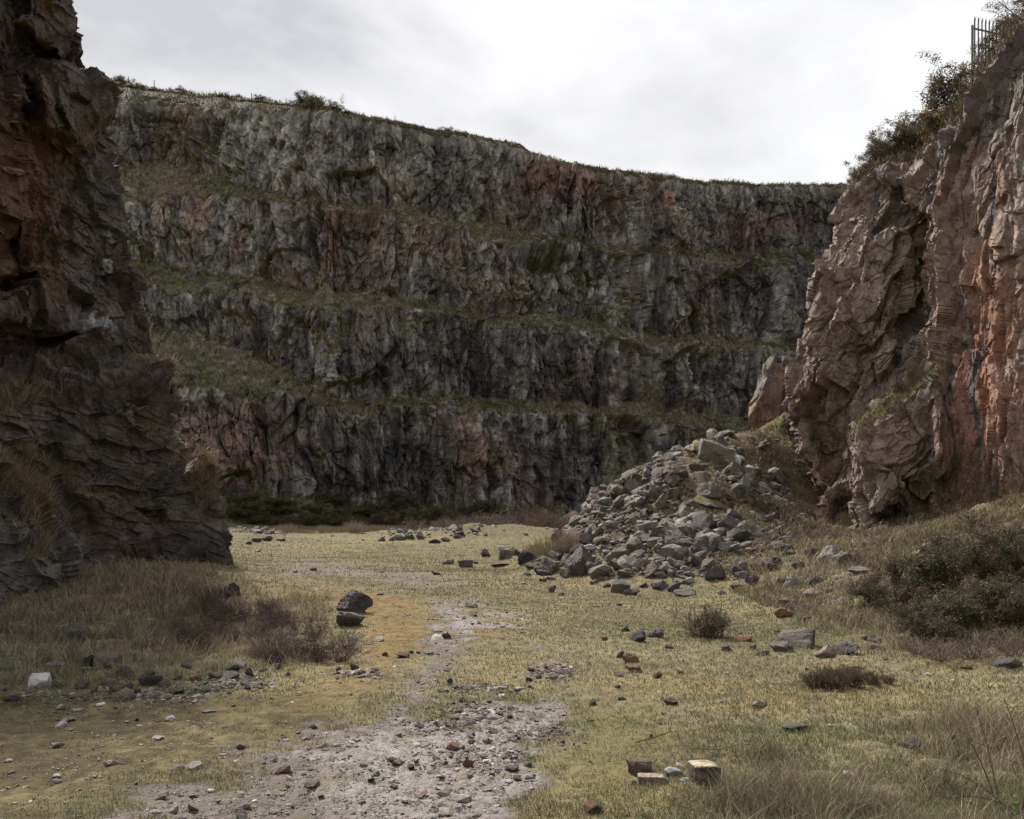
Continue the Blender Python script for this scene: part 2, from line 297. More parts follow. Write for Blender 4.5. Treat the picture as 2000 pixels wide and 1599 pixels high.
def ground_col(P):
    px, py, g, wt, o, mr_, t, Q = masks(P)
    n1 = fbm(Q * .55, 4, 41); n2 = fbm(Q * 2.6, 4, 45); n3 = fbm(Q * 11, 3, 49)
    c = np.empty(px.shape + (3,), f32); c[:] = (.185, .158, .095)
    c = mixc(c, (.122, .118, .062), sm(n1 + .6 * n2 + .45 * sm(py, 1270, 1450) - .12, -.05, .4))
    c = mixc(c, (.21, .145, .055), sm(n2 - n1, .15, .6) * .4 * (1 - t))
    oc = mixc(np.broadcast_to(np.array((.185, .125, .052), f32), c.shape), (.075, .062, .03), sm(py + 40 * n1 - .05 * px, 1240, 1390))
    oc = mixc(oc, (.12, .098, .055), sm(n2 + .5 * n3, .1, .5) * .6); oc = oc * (1 + .5 * n3 + .35 * n2)[..., None]; c = c * (1 + .4 * n3 + .3 * n2)[..., None]
    c = mixc(c, oc[..., :], o * .92) if False else c * (1 - (o * .9)[..., None]) + oc * (o * .9)[..., None]
    c = mixc(c, (.16, .13, .062), mr_ * .6)
    # earth and rubble on the slopes
    h = P[..., 2]; sl = sm(h, .3, 1.2) * sm(P[..., 1], 12, 20)
    c = c * (1 - .75 * sl[..., None]) + np.array((.115, .092, .065), f32) * .75 * sl[..., None]
    c = mixc(c, (.17, .14, .06), sl * sm(n1 + n2 * .5, .1, .4) * .8)
    far = sm(P[..., 1], 66, 84); c = mixc(c, (.085, .08, .04), far * .8)
    gc = mixc(np.broadcast_to(np.array((.125, .106, .092), f32), c.shape), (.145, .127, .114), wt); gc = mixc(gc, (.085, .07, .055), sm(n2 + n3 * .7, .05, .5) * .55)  # wet patches get a paler base colour, painting in part of their glare
    br = np.clip(g * (1 - .38 * sm(n2 + .5 * n3, .12, .4)), 0, 1)
    c = c * (1 - br[..., None]) + gc * br[..., None]
    return np.concatenate([c, np.clip(br * .18 + wt * .34, 0, 1)[..., None]], -1), g, o, mr_, t

NR, NC = 780, 1000
Dg = np.geomspace(4.6, 115, NR).astype(f32) - 3.0; pxg = np.linspace(-500, 2560, NC).astype(f32)
PX, DD = np.meshgrid(pxg, Dg); X = (PX - 1000) / F * (DD + 5)
Z = hf(X, DD); P = np.stack([X, DD, Z], -1)
gcol, g_, o_, m_, t_ = ground_col(P)
Qg = P * np.array((1, 1, 0), f32)
P[..., 2] += .022 * fbm(Qg * 9, 3, 61) * (1 - .6 * g_) + .04 * t_ * noise(Qg * 3.5, 62) + .012 * g_ * noise(Qg * 22, 64) + .014 * np.maximum(o_, m_) * fbm(Qg * 6, 3, 66)
V_, E_, I_ = facet(Qg * 1.7 + Z[..., None] * 1.7, 65); P[..., 2] += .16 * V_ * sm(Z, .8, 2) * sm(DD, 18, 24)
me = mesh_np('ground', P, grid_faces(NR, NC), M_GROUND, gcol, smooth=True); tag(link('ground', me), kind='structure')
# the floor beyond and behind the detailed sheet
me = mesh_np('ground_beyond', np.array([(-400, -300, -1.6), (400, -300, -1.6), (400, 400, -1.6), (-400, 400, -1.6)], f32), np.array([[0, 1, 2, 3]]), M_GROUND, np.tile(np.array((.17, .14, .08, 0), f32), (4, 1))); tag(link('outer_ground', me), kind='structure')
print('ground', time.time() - T0)

# ---------------------------------------------------------------- far quarry wall
def I(p, pts): pts = np.array(pts, f32); return np.interp(p, pts[:, 0], pts[:, 1]).astype(f32)
NCF = 1330; p = np.linspace(-220, 1790, NCF).astype(f32)
z0 = np.zeros_like(p); Pn = lambda s, k: fbm(np.stack([p * s, z0 + k, z0], -1), 4, 70 + k)
foot = I(p, [(110, 985), (450, 968), (560, 962), (700, 985), (1000, 992), (1240, 985), (1500, 960), (1760, 950)]) + 6 * Pn(.02, 1)
l1 = I(p, [(110, 735), (380, 765), (470, 772), (560, 775), (640, 797), (700, 812), (760, 802), (900, 800), (1000, 808), (1235, 805), (1258, 812), (1300, 828), (1450, 852), (1760, 858)]) + 8 * Pn(.03, 2)
l1b = I(p, [(110, 640), (400, 640), (480, 665), (560, 710), (650, 775), (760, 775), (870, 765), (1000, 775), (1235, 788), (1258, 770), (1300, 785), (1450, 800), (1760, 800)]) + 8 * Pn(.02, 3)
l2 = I(p, [(110, 560), (400, 580), (560, 600), (640, 600), (800, 603), (900, 615), (1000, 636), (1100, 643), (1240, 660), (1258, 674), (1400, 681), (1550, 690), (1760, 690)]) + 9 * Pn(.025, 4)
l2b = I(p, [(110, 490), (300, 505), (450, 530), (560, 545), (640, 560), (750, 572), (850, 585), (950, 606), (1050, 600), (1150, 610), (1240, 636), (1258, 645), (1400, 645), (1550, 663), (1760, 663)]) + 9 * Pn(.02, 5)
l3 = I(p, [(110, 400), (300, 395), (450, 385), (600, 405), (720, 412), (850, 445), (1000, 474), (1100, 478), (1200, 490), (1450, 516), (1620, 520), (1760, 520)]) + 10 * Pn(.03, 6)
l3b = I(p, [(110, 330), (300, 315), (420, 340), (520, 374), (620, 392), (730, 396), (850, 420), (960, 438), (1050, 458), (1200, 480), (1450, 492), (1620, 492), (1760, 500)]) + 8 * Pn(.03, 7)
tp = I(p, [(110, 140), (230, 160), (300, 172), (430, 185), (600, 208), (750, 232), (900, 262), (1015, 282), (1035, 298), (1100, 318), (1250, 338), (1350, 352), (1500, 361), (1650, 360), (1760, 364)]) + 2.5 * Pn(.12, 8)
t0 = tp + I(p, [(110, 30), (450, 30), (600, 12), (800, 7), (1760, 6)]) * (1 + .5 * Pn(.05, 9))
nr_ = .92 - .25 * sm(Pn(.012, 12), -.3, .3) * sm(p, 550, 700); l1b = l1 + (l1b - l1) * nr_; l2b = l2 + (l2b - l2) * nr_; l3b = l3 + (l3b - l3) * (nr_ + .1)
l1b = np.minimum(l1b, l1 - 6); l2b = np.minimum(l2b, l2 - 5); l3b = np.minimum(l3b, l3 - 4)
Df = I(p, [(110, 90), (450, 94), (700, 99), (1000, 107), (1235, 114), (1255, 120), (1400, 124), (1550, 126), (1760, 124)])
def ray(py, zp, dp, slope):
    e = (HZ - py) / F; return (zp - CH - slope * dp) / (e - slope)
lev = [(foot, None), (l1, 7.), (l1b, .72), (l2, 8.), (l2b, .74), (l3, 7.), (l3b, .8), (t0, 8.), (tp, .7)]
zd = CH + (HZ - foot) / F * Df; pts = [(Df, zd)]
for py_, s_ in lev[1:]:
    d_ = ray(py_, pts[-1][1], pts[-1][0], s_); pts.append((d_, CH + (HZ - py_) / F * d_))
rowsn = [(40, 0), (150, 1), (50, 0), (130, 1), (45, 0), (130, 1), (40, 0), (150, 1), (20, 0), (16, 0)]
zg = -1.0; seq = [(Df - (zd - zg) / .55, z0 + zg)] + pts + [(pts[-1][0] + 90, pts[-1][1] + 3)]
rd, rz, rf = [], [], []
for k, (nn, fc) in enumerate(rowsn):
    for t in np.linspace(0, 1, nn, endpoint=(k == len(rowsn) - 1)):
        if k == 9: t = t ** 2.5
        bl = 0
        rd.append(seq[k][0] * (1 - t) + seq[k + 1][0] * t); rz.append(seq[k][1] * (1 - t) + seq[k + 1][1] * t); rf.append(z0 + fc)
rd, rz, rf = np.array(rd, f32), np.array(rz, f32), np.array(rf, f32)
P = np.stack([(p[None] - 1000) / F * rd, rd, rz], -1)
Pb = np.stack([blur(P[..., k], 5) for k in range(3)], -1); Pb[-18:] = P[-18:]
Nn = gnormal(np.stack([blur(P[..., k], 22) for k in range(3)], -1))
if (Nn[..., 1].mean() > 0): Nn = -Nn
face = blur(rf, 6); face = np.clip(face + .38 * sm(fbm(np.stack([P[..., 0] * .14, P[..., 2] * .4, P[..., 2] * 0 + 3], -1), 3, 79), .02, .3), 0, 1)
Wp = Pb + 1.0 * np.stack([fbm(Pb * .2, 2, 81), fbm(Pb * .2, 2, 82), fbm(Pb * .2, 2, 83)], -1)
a1, e1, i1 = facet(Wp / np.array((8, 9, 14), f32), 90); a2, e2, i2 = facet(Wp / np.array((2.6, 3.2, 5.5), f32), 91)
a3, e3, i3 = facet(Wp / np.array((.95, 1.3, 2.6), f32), 92); a4, e4, i4 = facet(Wp / np.array((.45, .6, 1.1), f32), 93)
fc = .18 + .82 * face
disp = (1.5 * a1 + .8 * a2) * fc + (.62 * a3 + .36 * a4) * (.3 + .7 * face) - .14 * np.exp(-(e3 / .05) ** 2) * face - .1 * np.exp(-(e2 / .04) ** 2) * fc + face * (.4 * fbm(Pb * np.array((.9, .9, .14), f32), 4, 97) + .28 * fbm(Pb * np.array((.3, .3, 1.5), f32), 3, 98)) + 1.1 * fbm(Pb * np.array((.25, .25, .08), f32), 3, 95) * fc + .25 * (1 - face) * fbm(Pb * 1.2, 3, 96)
# caves and the deep corner
ppx, ppy = proj(Pb)
for (cx, cy, sx_, sy_, dm) in ((1065, 518, 26, 9, -2.2), (1245, 800, 9, 90, -2.5), (1170, 790, 10, 12, -2), (935, 880, 8, 60, .9), (865, 900, 14, 70, 1.0), (1130, 880, 30, 60, -.9), (760, 900, 18, 60, -.9), (600, 680, 12, 60, -.8), (420, 880, 70, 50, 1.6), (540, 860, 25, 40, -1.8), (650, 470, 12, 40, -1.0), (1060, 480, 30, 8, 1.0)):
    disp += dm * ga(ppx, ppy, cx, cy, sx_, sy_) * fc
disp[-14:] *= .15; disp[-60:-14] *= np.linspace(1, .3, 46, dtype=f32)[:, None]
Pf = Pb + Nn * disp[..., None]; Pf[..., 2] += .12 * i2 * 0
# ---- colour
Nm = gnormal(np.stack([blur(Pf[..., k], 2) for k in range(3)], -1)); up = np.abs(Nm[..., 2])
q = Pb; n1 = fbm(q * .12, 4, 101); n2 = fbm(q * .6, 4, 105); st = fbm(q * np.array((.9, .9, .07), f32), 4, 109); st2 = fbm(q * np.array((2.2, 2.2, .25), f32), 3, 113)
C = np.empty(P.shape, f32); C[:] = (.19, .178, .17)
C = C * (1 + .7 * (i3 - .5) + .45 * (i4 - .5))[..., None]; C = mixc(C, (.27, .26, .25), sm(n2 + .6 * (i2 - .5) + .3 * (i3 - .5), .0, .5) * .7)
C = mixc(C, (.165, .118, .102), sm(n1 + .4 * st, -.02, .4) * .75)
C = mixc(C, (.088, .083, .082), sm(st + .5 * (i3 - .5), .05, .45) * .75)
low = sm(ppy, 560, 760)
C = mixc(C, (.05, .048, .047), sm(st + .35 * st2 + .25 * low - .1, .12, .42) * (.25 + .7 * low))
C = mixc(C, (.10, .092, .07), sm(n2 - n1, .2, .6) * .5)
for (cx, cy, sx_, sy_, an, col_, am) in ((645, 470, 14, 32, 15, (.20, .09, .06), .7), (392, 415, 12, 40, 15, (.24, .10, .065), .9), (315, 425, 10, 30, 10, (.22, .10, .07), .8), (470, 480, 8, 35, 20, (.2, .1, .07), .7), (905, 870, 22, 45, -20, (.25, .155, .13), .8), (440, 870, 70, 50, 0, (.20, .125, .11), .8), (1110, 360, 60, 22, 0, (.2, .11, .1), .6), (1500, 440, 60, 12, 0, (.19, .11, .1), .6), (1305, 385, 8, 8, 0, (.3, .14, .09), .8),
                                        (515, 310, 50, 55, 0, (.36, .35, .34), .65), (270, 440, 40, 50, 0, (.33, .31, .30), .6), (410, 440, 30, 40, 0, (.33, .31, .30), .5), (620, 330, 60, 50, 0, (.26, .25, .24), .5), (860, 880, 40, 90, 0, (.17, .145, .12), .6), (1215, 900, 30, 60, 0, (.16, .14, .10), .8), (1080, 550, 70, 12, 0, (.3, .29, .28), .5), (1330, 700, 60, 30, 0, (.24, .23, .21), .5)):
    C = mixc(C, col_, np.clip(ga(ppx, ppy, cx, cy, sx_, sy_, an) * 1.6 * (.45 + sm(n2 + .5 * st2, -.3, .35)), 0, 1) * am)
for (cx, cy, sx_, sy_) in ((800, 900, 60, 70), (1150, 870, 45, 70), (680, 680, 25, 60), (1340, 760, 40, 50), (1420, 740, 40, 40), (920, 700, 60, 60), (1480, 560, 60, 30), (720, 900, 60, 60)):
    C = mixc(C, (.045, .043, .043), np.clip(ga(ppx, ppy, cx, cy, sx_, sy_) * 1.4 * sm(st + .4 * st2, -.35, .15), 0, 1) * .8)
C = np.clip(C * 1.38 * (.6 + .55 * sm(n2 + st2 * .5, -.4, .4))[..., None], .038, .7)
gm = np.clip((1 - face) * 1.8 - .22 + 1.3 * n2 + .8 * n1, 0, 1) * sm(up, .2, .42)
gm = np.maximum(gm, sm(up + .45 * n1 + .3 * n2, .72, .95)); gm[-34:] = 1
for (cx, cy, sx_, sy_, am) in ((330, 330, 110, 50, 1.), (560, 680, 110, 60, .8), (420, 300, 60, 60, .6), (1000, 560, 160, 40, .35), (1250, 600, 120, 30, .6), (860, 410, 120, 40, .5), (700, 560, 200, 25, .6), (1350, 820, 120, 30, .6), (480, 990, 80, 40, 1.), (250, 540, 100, 60, .6), (1150, 520, 60, 40, .6), (760, 620, 80, 40, .4), (450, 230, 120, 25, .7), (1000, 600, 200, 15, .7)):
    gm = np.maximum(gm, np.clip(ga(ppx, ppy, cx, cy, sx_, sy_) * am * 2.2 * sm(n2 + .9 * (up - .45), -.15, .3), 0, 1))
gc = mixc(np.broadcast_to(np.array((.125, .12, .055), f32), C.shape), (.165, .138, .085), np.clip(sm(n1 + .6 * n2, -.25, .25) + .5 * ga(ppx, ppy, 520, 690, 90, 50), 0, 1)); gc[-34:] = gc[-34:] * .5; gc = mixc(gc, (.065, .075, .032), sm(n2 - n1, .1, .5) * .6)
gc = gc * (1 + .35 * fbm(q * 3, 2, 119))[..., None]
gm = np.clip(gm * (.55 + .9 * sm(fbm(q * 1.3, 3, 121) + .4 * n2, -.35, .15)), 0, 1) ** .8; C = C * (1 - gm[..., None]) + gc * gm[..., None]
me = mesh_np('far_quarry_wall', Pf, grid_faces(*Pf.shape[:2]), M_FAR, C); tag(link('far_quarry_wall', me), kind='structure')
FAR_P, FAR_G, FAR_N = Pf, gm, Nm
print('far', time.time() - T0)

def rearc(P, k=.6):
    """spread the columns of each row partly by true length, so that steep returns get their share"""
    o = P.copy(); u = np.linspace(0, 1, P.shape[1])
    L_ = np.stack([blur(P[..., j], 6) for j in range(3)], -1); sl_ = np.linalg.norm(np.diff(L_, axis=1), axis=-1); sl_ = blur(sl_, 8)
    for i in range(len(P)):
        c = np.concatenate([[0], np.cumsum(sl_[i])]); c = (1 - k) * u + k * c / c[-1]
        for j in range(3): o[i, :, j] = np.interp(u, c, P[i, :, j])
    return o
# ---------------------------------------------------------------- left quarry wall
EL = [(-260, 60), (-200, 90), (0, 160), (55, 160), (88, 128), (100, 130), (122, 168), (150, 196), (178, 230), (196, 232), (220, 208), (255, 164), (280, 164), (320, 200), (400, 226), (500, 262), (560, 280), (640, 300), (720, 338), (770, 352), (830, 362), (900, 388), (930, 402), (1000, 432), (1060, 455), (1085, 468), (1115, 470), (1260, 474)]
EL = np.array(EL, f32); EL[:, 1] -= 12 * (1 - sm(EL[:, 0], 200, 420))
NRl, NCl, NWl = 860, 430, 110
pyl = np.concatenate([np.linspace(-260, 1230, NRl)]).astype(f32)
s = np.linspace(0, 1, NCl).astype(f32)
edge = np.interp(pyl, EL[:, 0], EL[:, 1]).astype(f32)
PXl = -560 + (edge[:, None] + 560) * s[None] ** .72; PYl = np.broadcast_to(pyl[:, None], PXl.shape)
D0 = np.interp(PXl, [-560, -200, 0, 200, 320, 470], [13.5, 18.5, 21.2, 24.4, 26, 27.3]).astype(f32)
D = D0 + np.interp(PYl, [-260, 100, 500, 1000, 1200], [1.8, 1.6, 1.2, .25, 0])
bed = np.interp(PXl, [-500, 500], [0, 0])
bu = np.interp(PYl, [820, 870, 1000, 1050, 1180], [-160, -20, 128, 165, 182])
D -= 3.0 * sm(bu - PXl, -16, 60)
D -= 1.6 * sm(-poly_d(PXl, PYl, [(40, -300), (50, 20), (45, 60), (90, 98), (135, 95), (200, 60), (200, -300)]), -8, 10)
D -= 1.3 * sm(-poly_d(PXl, PYl, [(60, 120), (150, 110), (240, 180), (235, 240), (150, 290), (60, 240)]), -8, 14)
D += 1.3 * sm(-poly_d(PXl, PYl, [(-300, 640), (0, 618), (140, 655), (110, 690), (20, 715), (-300, 740)]), -6, 20)
D += 1.0 * sm(-poly_d(PXl, PYl, [(-300, 480), (30, 430), (60, 560), (0, 590), (-300, 600)]), -6, 20)
D -= .8 * sm(-poly_d(PXl, PYl, [(-100, -300), (45, -300), (48, 200), (45, 520), (-100, 560)]), -8, 10)
D -= .9 * sm(PYl + .12 * PXl, 735, 760) * sm(bu - PXl, 60, -60) * 1
D += .7 * ga(PXl, PYl, 110, 960, 26, 90)
D -= .6 * ga(PXl, PYl, 430, 1090, 30, 40)
Pm = rearc(WP(PXl, PYl, D)); Pm[..., 2] = np.maximum(Pm[..., 2], -.6)
bk = (np.linspace(0, 1, NWl).astype(f32) ** 1.6 * 16)[1:]
ed = Pm[:, -1:, :]; rnd_ = 1 - np.exp(-bk / 1.2)
wr = np.stack([ed[..., 0] - .55 * bk[None] * 1 + .25 * rnd_[None], ed[..., 1] + bk[None], np.broadcast_to(ed[..., 2], (NRl, NWl - 1))], -1)
P = np.concatenate([Pm, wr], 1).astype(f32)
top = P[:1] + np.stack([np.zeros((24, 1), f32) - np.linspace(12, 0, 25)[:-1, None] * .3, np.linspace(12, 0, 25)[:-1, None], np.zeros((24, 1), f32)], -1).astype(f32) * np.array((1, 1, 1), f32)
P = np.concatenate([top, P], 0)
Pb = np.stack([blur(P[..., k], 2) for k in range(3)], -1)
Nn = gnormal(np.stack([blur(P[..., k], 20) for k in range(3)], -1))
if Nn[:, :200, 1].mean() > 0: Nn = -Nn
ppx, ppy = proj(Pb)
lo = sm(ppy, 690, 780)[..., None]
Wp = Pb + .35 * np.stack([fbm(Pb * .5, 2, 181), fbm(Pb * .5, 2, 182), .6 * fbm(Pb * .5, 2, 183)], -1)
Wb = Wp.copy(); Wb[..., 2] += .12 * Wp[..., 0] + .25 * Wp[..., 1] * .3
def two(sa, sb, seed):
    a = facet(Wb / np.array(sa, f32), seed); b = facet(Wb / np.array(sb, f32), seed + 1); l_ = lo[..., 0]
    return tuple(x * (1 - l_) + y * l_ for x, y in zip(a, b))
a1, e1, i1 = two((3.2, 3.2, 3.0), (2.2, 2.4, 2.4), 190); a2, e2, i2 = two((1.15, 1.25, 1.1), (1.2, 1.2, .42), 192)
a3, e3, i3 = two((.45, .5, .42), (.6, .6, .2), 194); a4, e4, i4 = two((.19, .2, .17), (.26, .26, .1), 196)
l_ = lo[..., 0]; disp = .55 * a1 + (.34 - .10 * l_) * a2 + (.14 - .05 * l_) * a3 + (.055 - .025 * l_) * a4 - .03 * np.exp(-(e2 / .04) ** 2) + .06 * fbm(Pb * np.array((1.5, 1.5, 3.5), f32), 3, 198) + .55 * fbm(Pb * .4, 3, 199)
fade = (.6 + .4 * sm(Pb[..., 2], .3, 3.)) * (1 - .35 * sm(ppy, 330, 200) * sm(ppx, 60, 130))
Pl = Pb + Nn * (disp * fade)[..., None]
Nm = gnormal(np.stack([blur(Pl[..., k], 2) for k in range(3)], -1)); up = np.abs(Nm[..., 2])
n1 = fbm(Pb * .3, 4, 201); n2 = fbm(Pb * 1.5, 4, 205); st = fbm(Pb * np.array((1.4, 1.4, .35), f32), 4, 209)
C = np.empty(Pl.shape, f32); C[:] = (.10, .084, .075)
C = mixc(C, (.15, .135, .125), sm(n2 + .7 * (i2 - .5), 0, .5) * .55)
C = mixc(C, (.135, .072, .05), np.clip(sm(n1 + .3 * st, -.05, .35) * .6 * (1 - .7 * lo[..., 0]) + .7 * ga(ppx, ppy, 10, 400, 60, 180), 0, 1))
C = mixc(C, (.05, .045, .044), sm(st, .0, .4) * .6)
C = mixc(C, (.16, .15, .145), .6 * sm(bu[0, 0] * 0 + np.interp(ppy, [820, 870, 1000, 1050, 1180], [-160, -20, 128, 165, 182]).astype(f32) - ppx, -5, 15) * sm(ppy, 950, 1030))
for (cx, cy, sx_, sy_) in ((208, 495, 7, 22), (222, 515, 4, 16), (180, 630, 30, 18), (165, 660, 12, 10)):
    C = mixc(C, (.55, .56, .58), ga(ppx, ppy, cx, cy, sx_, sy_) * sm(n2 + .8 * fbm(Pb * 6, 2, 215), .02, .3) * .9)
gm = sm(up + .35 * n1 + .35 * n2, .85, 1.02)
gm = np.maximum(gm, sm(-poly_d(ppx, ppy, [(-40, 880), (40, 900), (100, 990), (125, 1040), (80, 1040), (30, 960), (-40, 930)]), -12, 10) * sm(n2, -.4, 0))
gm = np.maximum(gm, ga(ppx, ppy, 405, 900, 22, 60) * sm(n2 + up, .3, .7)); 
gc = mixc(np.broadcast_to(np.array((.10, .085, .035), f32), C.shape), (.20, .155, .08), sm(n1 + n2, -.2, .3))
C = C * (1 - gm[..., None]) + gc * gm[..., None]
me = mesh_np('left_quarry_wall', Pl, grid_faces(*Pl.shape[:2]), M_CLIFF, C); tag(link('left_quarry_wall', me), kind='structure')
LEFT_P = Pl[24:]; print('left', time.time() - T0)

# ---------------------------------------------------------------- right quarry wall
ER = np.array([(-400, 1672), (360, 1662), (385, 1650), (450, 1632), (520, 1612), (600, 1600), (640, 1592), (700, 1568), (760, 1560), (850, 1556), (950, 1568), (1050, 1592), (1200, 1600)], f32)
TOPR = np.array([(1500, 392), (1650, 376), (1700, 330), (1750, 308), (1812, 318), (1836, 262), (1870, 212), (1900, 182), (1940, 130), (1970, 92), (2000, 62), (2100, -60), (2700, -760)], f32)
NRr, NCr, NWr = 820, 640, 90
s = (np.linspace(0, 1, NCr) ** 1.55).astype(f32); t = np.linspace(0, 1, NRr).astype(f32)[:, None]
pxc = 1600 + s[None] * 1100; tops = np.interp(pxc, TOPR[:, 0], TOPR[:, 1]).astype(f32)
PYr = tops + (1190 - tops) * t; er = np.interp(PYr, ER[:, 0], ER[:, 1]).astype(f32)
PXr = er + s[None] * (2700 - er)
tops2 = np.interp(PXr[:1], TOPR[:, 0], TOPR[:, 1]).astype(f32); PYr = tops2 + (1190 - tops2) * t
D = np.interp(PXr, [1540, 1600, 1680, 1760, 1805, 1840, 1900, 2000, 2150, 2300, 2700], [30.6, 30, 29.0, 28.6, 28.7, 27.9, 27.0, 25.4, 23.4, 21.3, 17]).astype(f32)
zz = CH + (HZ - PYr) / F * D
lean = np.interp(PXr, [1550, 1650, 1780, 1840, 2000, 2700], [.50, .46, .34, .16, .10, .08])
D = D + lean * np.clip(zz - .5, 0, 30)
D += 1.5 * sm(-poly_d(PXr, PYr, [(1790, 420), (1812, 430), (1815, 520), (1790, 600), (1765, 720), (1740, 740), (1745, 640), (1770, 540)]), -16, 30)
D -= .9 * sm(-poly_d(PXr, PYr, [(1700, 320), (1815, 318), (1830, 420), (1780, 440), (1745, 400)]), -12, 22)
D -= 1.4 * sm(-poly_d(PXr, PYr, [(1672, 850), (1690, 812), (1838, 700), (1850, 740), (1862, 880), (1850, 930), (1740, 1000), (1690, 1040), (1672, 960)]), -12, 40)
D -= 1.0 * sm(-poly_d(PXr, PYr, [(1742, 1000), (1760, 962), (1835, 925), (1850, 1000), (1835, 1030), (1760, 1058)]), -12, 30)
D += 1.4 * ga(PXr, PYr, 1650, 1015, 17, 28); D += .8 * ga(PXr, PYr, 1607, 885, 8, 25)
D -= .5 * ga(PXr, PYr, 1960, 900, 25, 170)
for k in range(7): D += .16 * ga(PXr, PYr, 1862 + 25 * k + 10 * ((k * 7) % 3), 600 - 40 * (k % 4), 5 + 2 * (k % 2), 160, 4 - 2 * (k % 3))
for (x0, y0, x1, y1) in ((1700, 480, 1600, 780), (1735, 560, 1650, 830), (1660, 450, 1585, 700), (1770, 640, 1700, 800)):
    al = poly_d(PXr, PYr, [(x0, y0), (x1, y1), (x1 + .5, y1), (x0 + .5, y0)]); sd = (PXr - x0) * (y1 - y0) - (PYr - y0) * (x1 - x0)
    D -= .45 * np.exp(-np.abs(al) / 26) * (sd > 0)
Pm = rearc(WP(PXr, PYr, D), .55)
bk = (np.linspace(0, 1, NWr).astype(f32) ** 1.5 * 26)[1:][::-1]
ed = Pm[:, :1]; wr = np.stack([ed[..., 0] + .42 * bk[None], ed[..., 1] + bk[None], np.broadcast_to(ed[..., 2], (NRr, NWr - 1)) - 0], -1)
P = np.concatenate([wr, Pm], 1).astype(f32)
bt = np.linspace(1, 0, 61).astype(f32)[:-1, None] ** 1.3 * 30
top = P[:1] + np.stack([bt * .55, bt * .83, np.minimum(bt * .45, 7 + .05 * bt)], -1)
P = np.concatenate([top.astype(f32), P], 0); NT = 60
Pb = np.stack([blur(P[..., k], 2) for k in range(3)], -1); Nn = gnormal(np.stack([blur(P[..., k], 20) for k in range(3)], -1))
if Nn[NT:, NWr:, 0].mean() > 0: Nn = -Nn
ppx, ppy = proj(Pb); red = sm(ppx, 1800, 1850)
th = R(-24); c_, s_ = math.cos(th), math.sin(th)
Wp = Pb + .35 * np.stack([fbm(Pb * .5, 2, 281), fbm(Pb * .5, 2, 282), fbm(Pb * .5, 2, 283)], -1)
Wb = np.stack([Wp[..., 0] * c_ + Wp[..., 2] * s_, Wp[..., 1], -Wp[..., 0] * s_ + Wp[..., 2] * c_], -1)
def two(sa, sb, seed):
    a = facet(Wb / np.array(sa, f32), seed); b = facet(Wp / np.array(sb, f32), seed + 1)
    return tuple(x * (1 - red) + y * red for x, y in zip(a, b))
a1, e1, i1 = two((1.8, 2.4, 4.2), (3.2, 2.6, 7), 290); a2, e2, i2 = two((.75, 1.0, 1.5), (1.3, 1.1, 2.8), 292); a3, e3, i3 = two((.32, .4, .55), (.42, .42, 1.0), 294); a4, e4, i4 = two((.14, .16, .3), (.17, .17, .4), 296)
k = 1 - .4 * red
disp = (.62 * a1 + .34 * a2) * k + .15 * a3 + .06 * a4 - .03 * np.exp(-(e2 / .04) ** 2) + .12 * fbm(Wb * np.array((3.2, 3, 1.1), f32), 4, 297) + .3 * fbm(Pb * .45, 3, 299) + red * .15 * fbm(Pb * np.array((1.6, 1.6, .3), f32), 4, 298)
disp[:NT] *= .25
Pr = Pb + Nn * disp[..., None]
Nm = gnormal(np.stack([blur(Pr[..., j], 2) for j in range(3)], -1)); up = np.abs(Nm[..., 2])
n1 = fbm(Pb * .35, 4, 301); n2 = fbm(Pb * 1.6, 4, 305); st = fbm(Pb * np.array((1.2, 1.2, .16), f32), 4, 309); st3 = fbm(Pb * np.array((3, 3, .5), f32), 3, 311)
C = np.empty(Pr.shape, f32); C[:] = (.27, .21, .165)
C = mixc(C, (.16, .125, .105), sm(n1, -.2, .25) * .7); C = mixc(C, (.32, .26, .215), sm(n2 + .6 * (i2 - .5), .05, .5) * .6)
rd_ = np.clip(red * sm(n1 + .5 * st + .25 * sm(ppy, 350, 700) - .5 * sm(330 - ppy, 0, 150), -.12, .25), 0, 1)
C = mixc(C, (.32, .185, .135), rd_ * .75)
C = mixc(C, (.36, .18, .125), np.clip(1.5 * ga(ppx, ppy, 1905, 800, 30, 75), 0, 1) * .8); C = mixc(C, (.34, .15, .09), np.clip(1.3 * ga(ppx, ppy, 1925, 600, 45, 110), 0, 1) * .6)
C = mixc(C, (.33, .27, .21), np.clip(1.4 * ga(ppx, ppy, 1970, 800, 22, 90), 0, 1) * .6 * sm(n2, -.3, .3))
C = mixc(C, (.26, .17, .13), ga(ppx, ppy, 1590, 920, 25, 110) * .9)
C = mixc(C, (.10, .088, .08), sm(st + .3 * st3, .08, .42) * .7); C = mixc(C, (.13, .12, .118), red * sm(260 + n1 * 100 - ppy + .0 * ppx, -60, 60) * .6)
for (cx, cy, sx_, sy_, an) in ((1866, 460, 3, 40, 10), (1902, 740, 2.5, 60, 0), (1905, 860, 3, 50, 0), (1965, 560, 6, 50, 8), (1985, 700, 6, 40, 0), (1975, 740, 8, 20, 0), (1860, 690, 2, 40, 0), (1945, 480, 3, 25, 0)):
    C = mixc(C, (.58, .56, .55), np.clip(1.1 * ga(ppx, ppy, cx + 14 * st3 + 8 * n2, cy, sx_, sy_, an) * sm(n2 + .8 * st3 + .5 * fbm(Pb * 7, 2, 315), .12, .4), 0, 1))
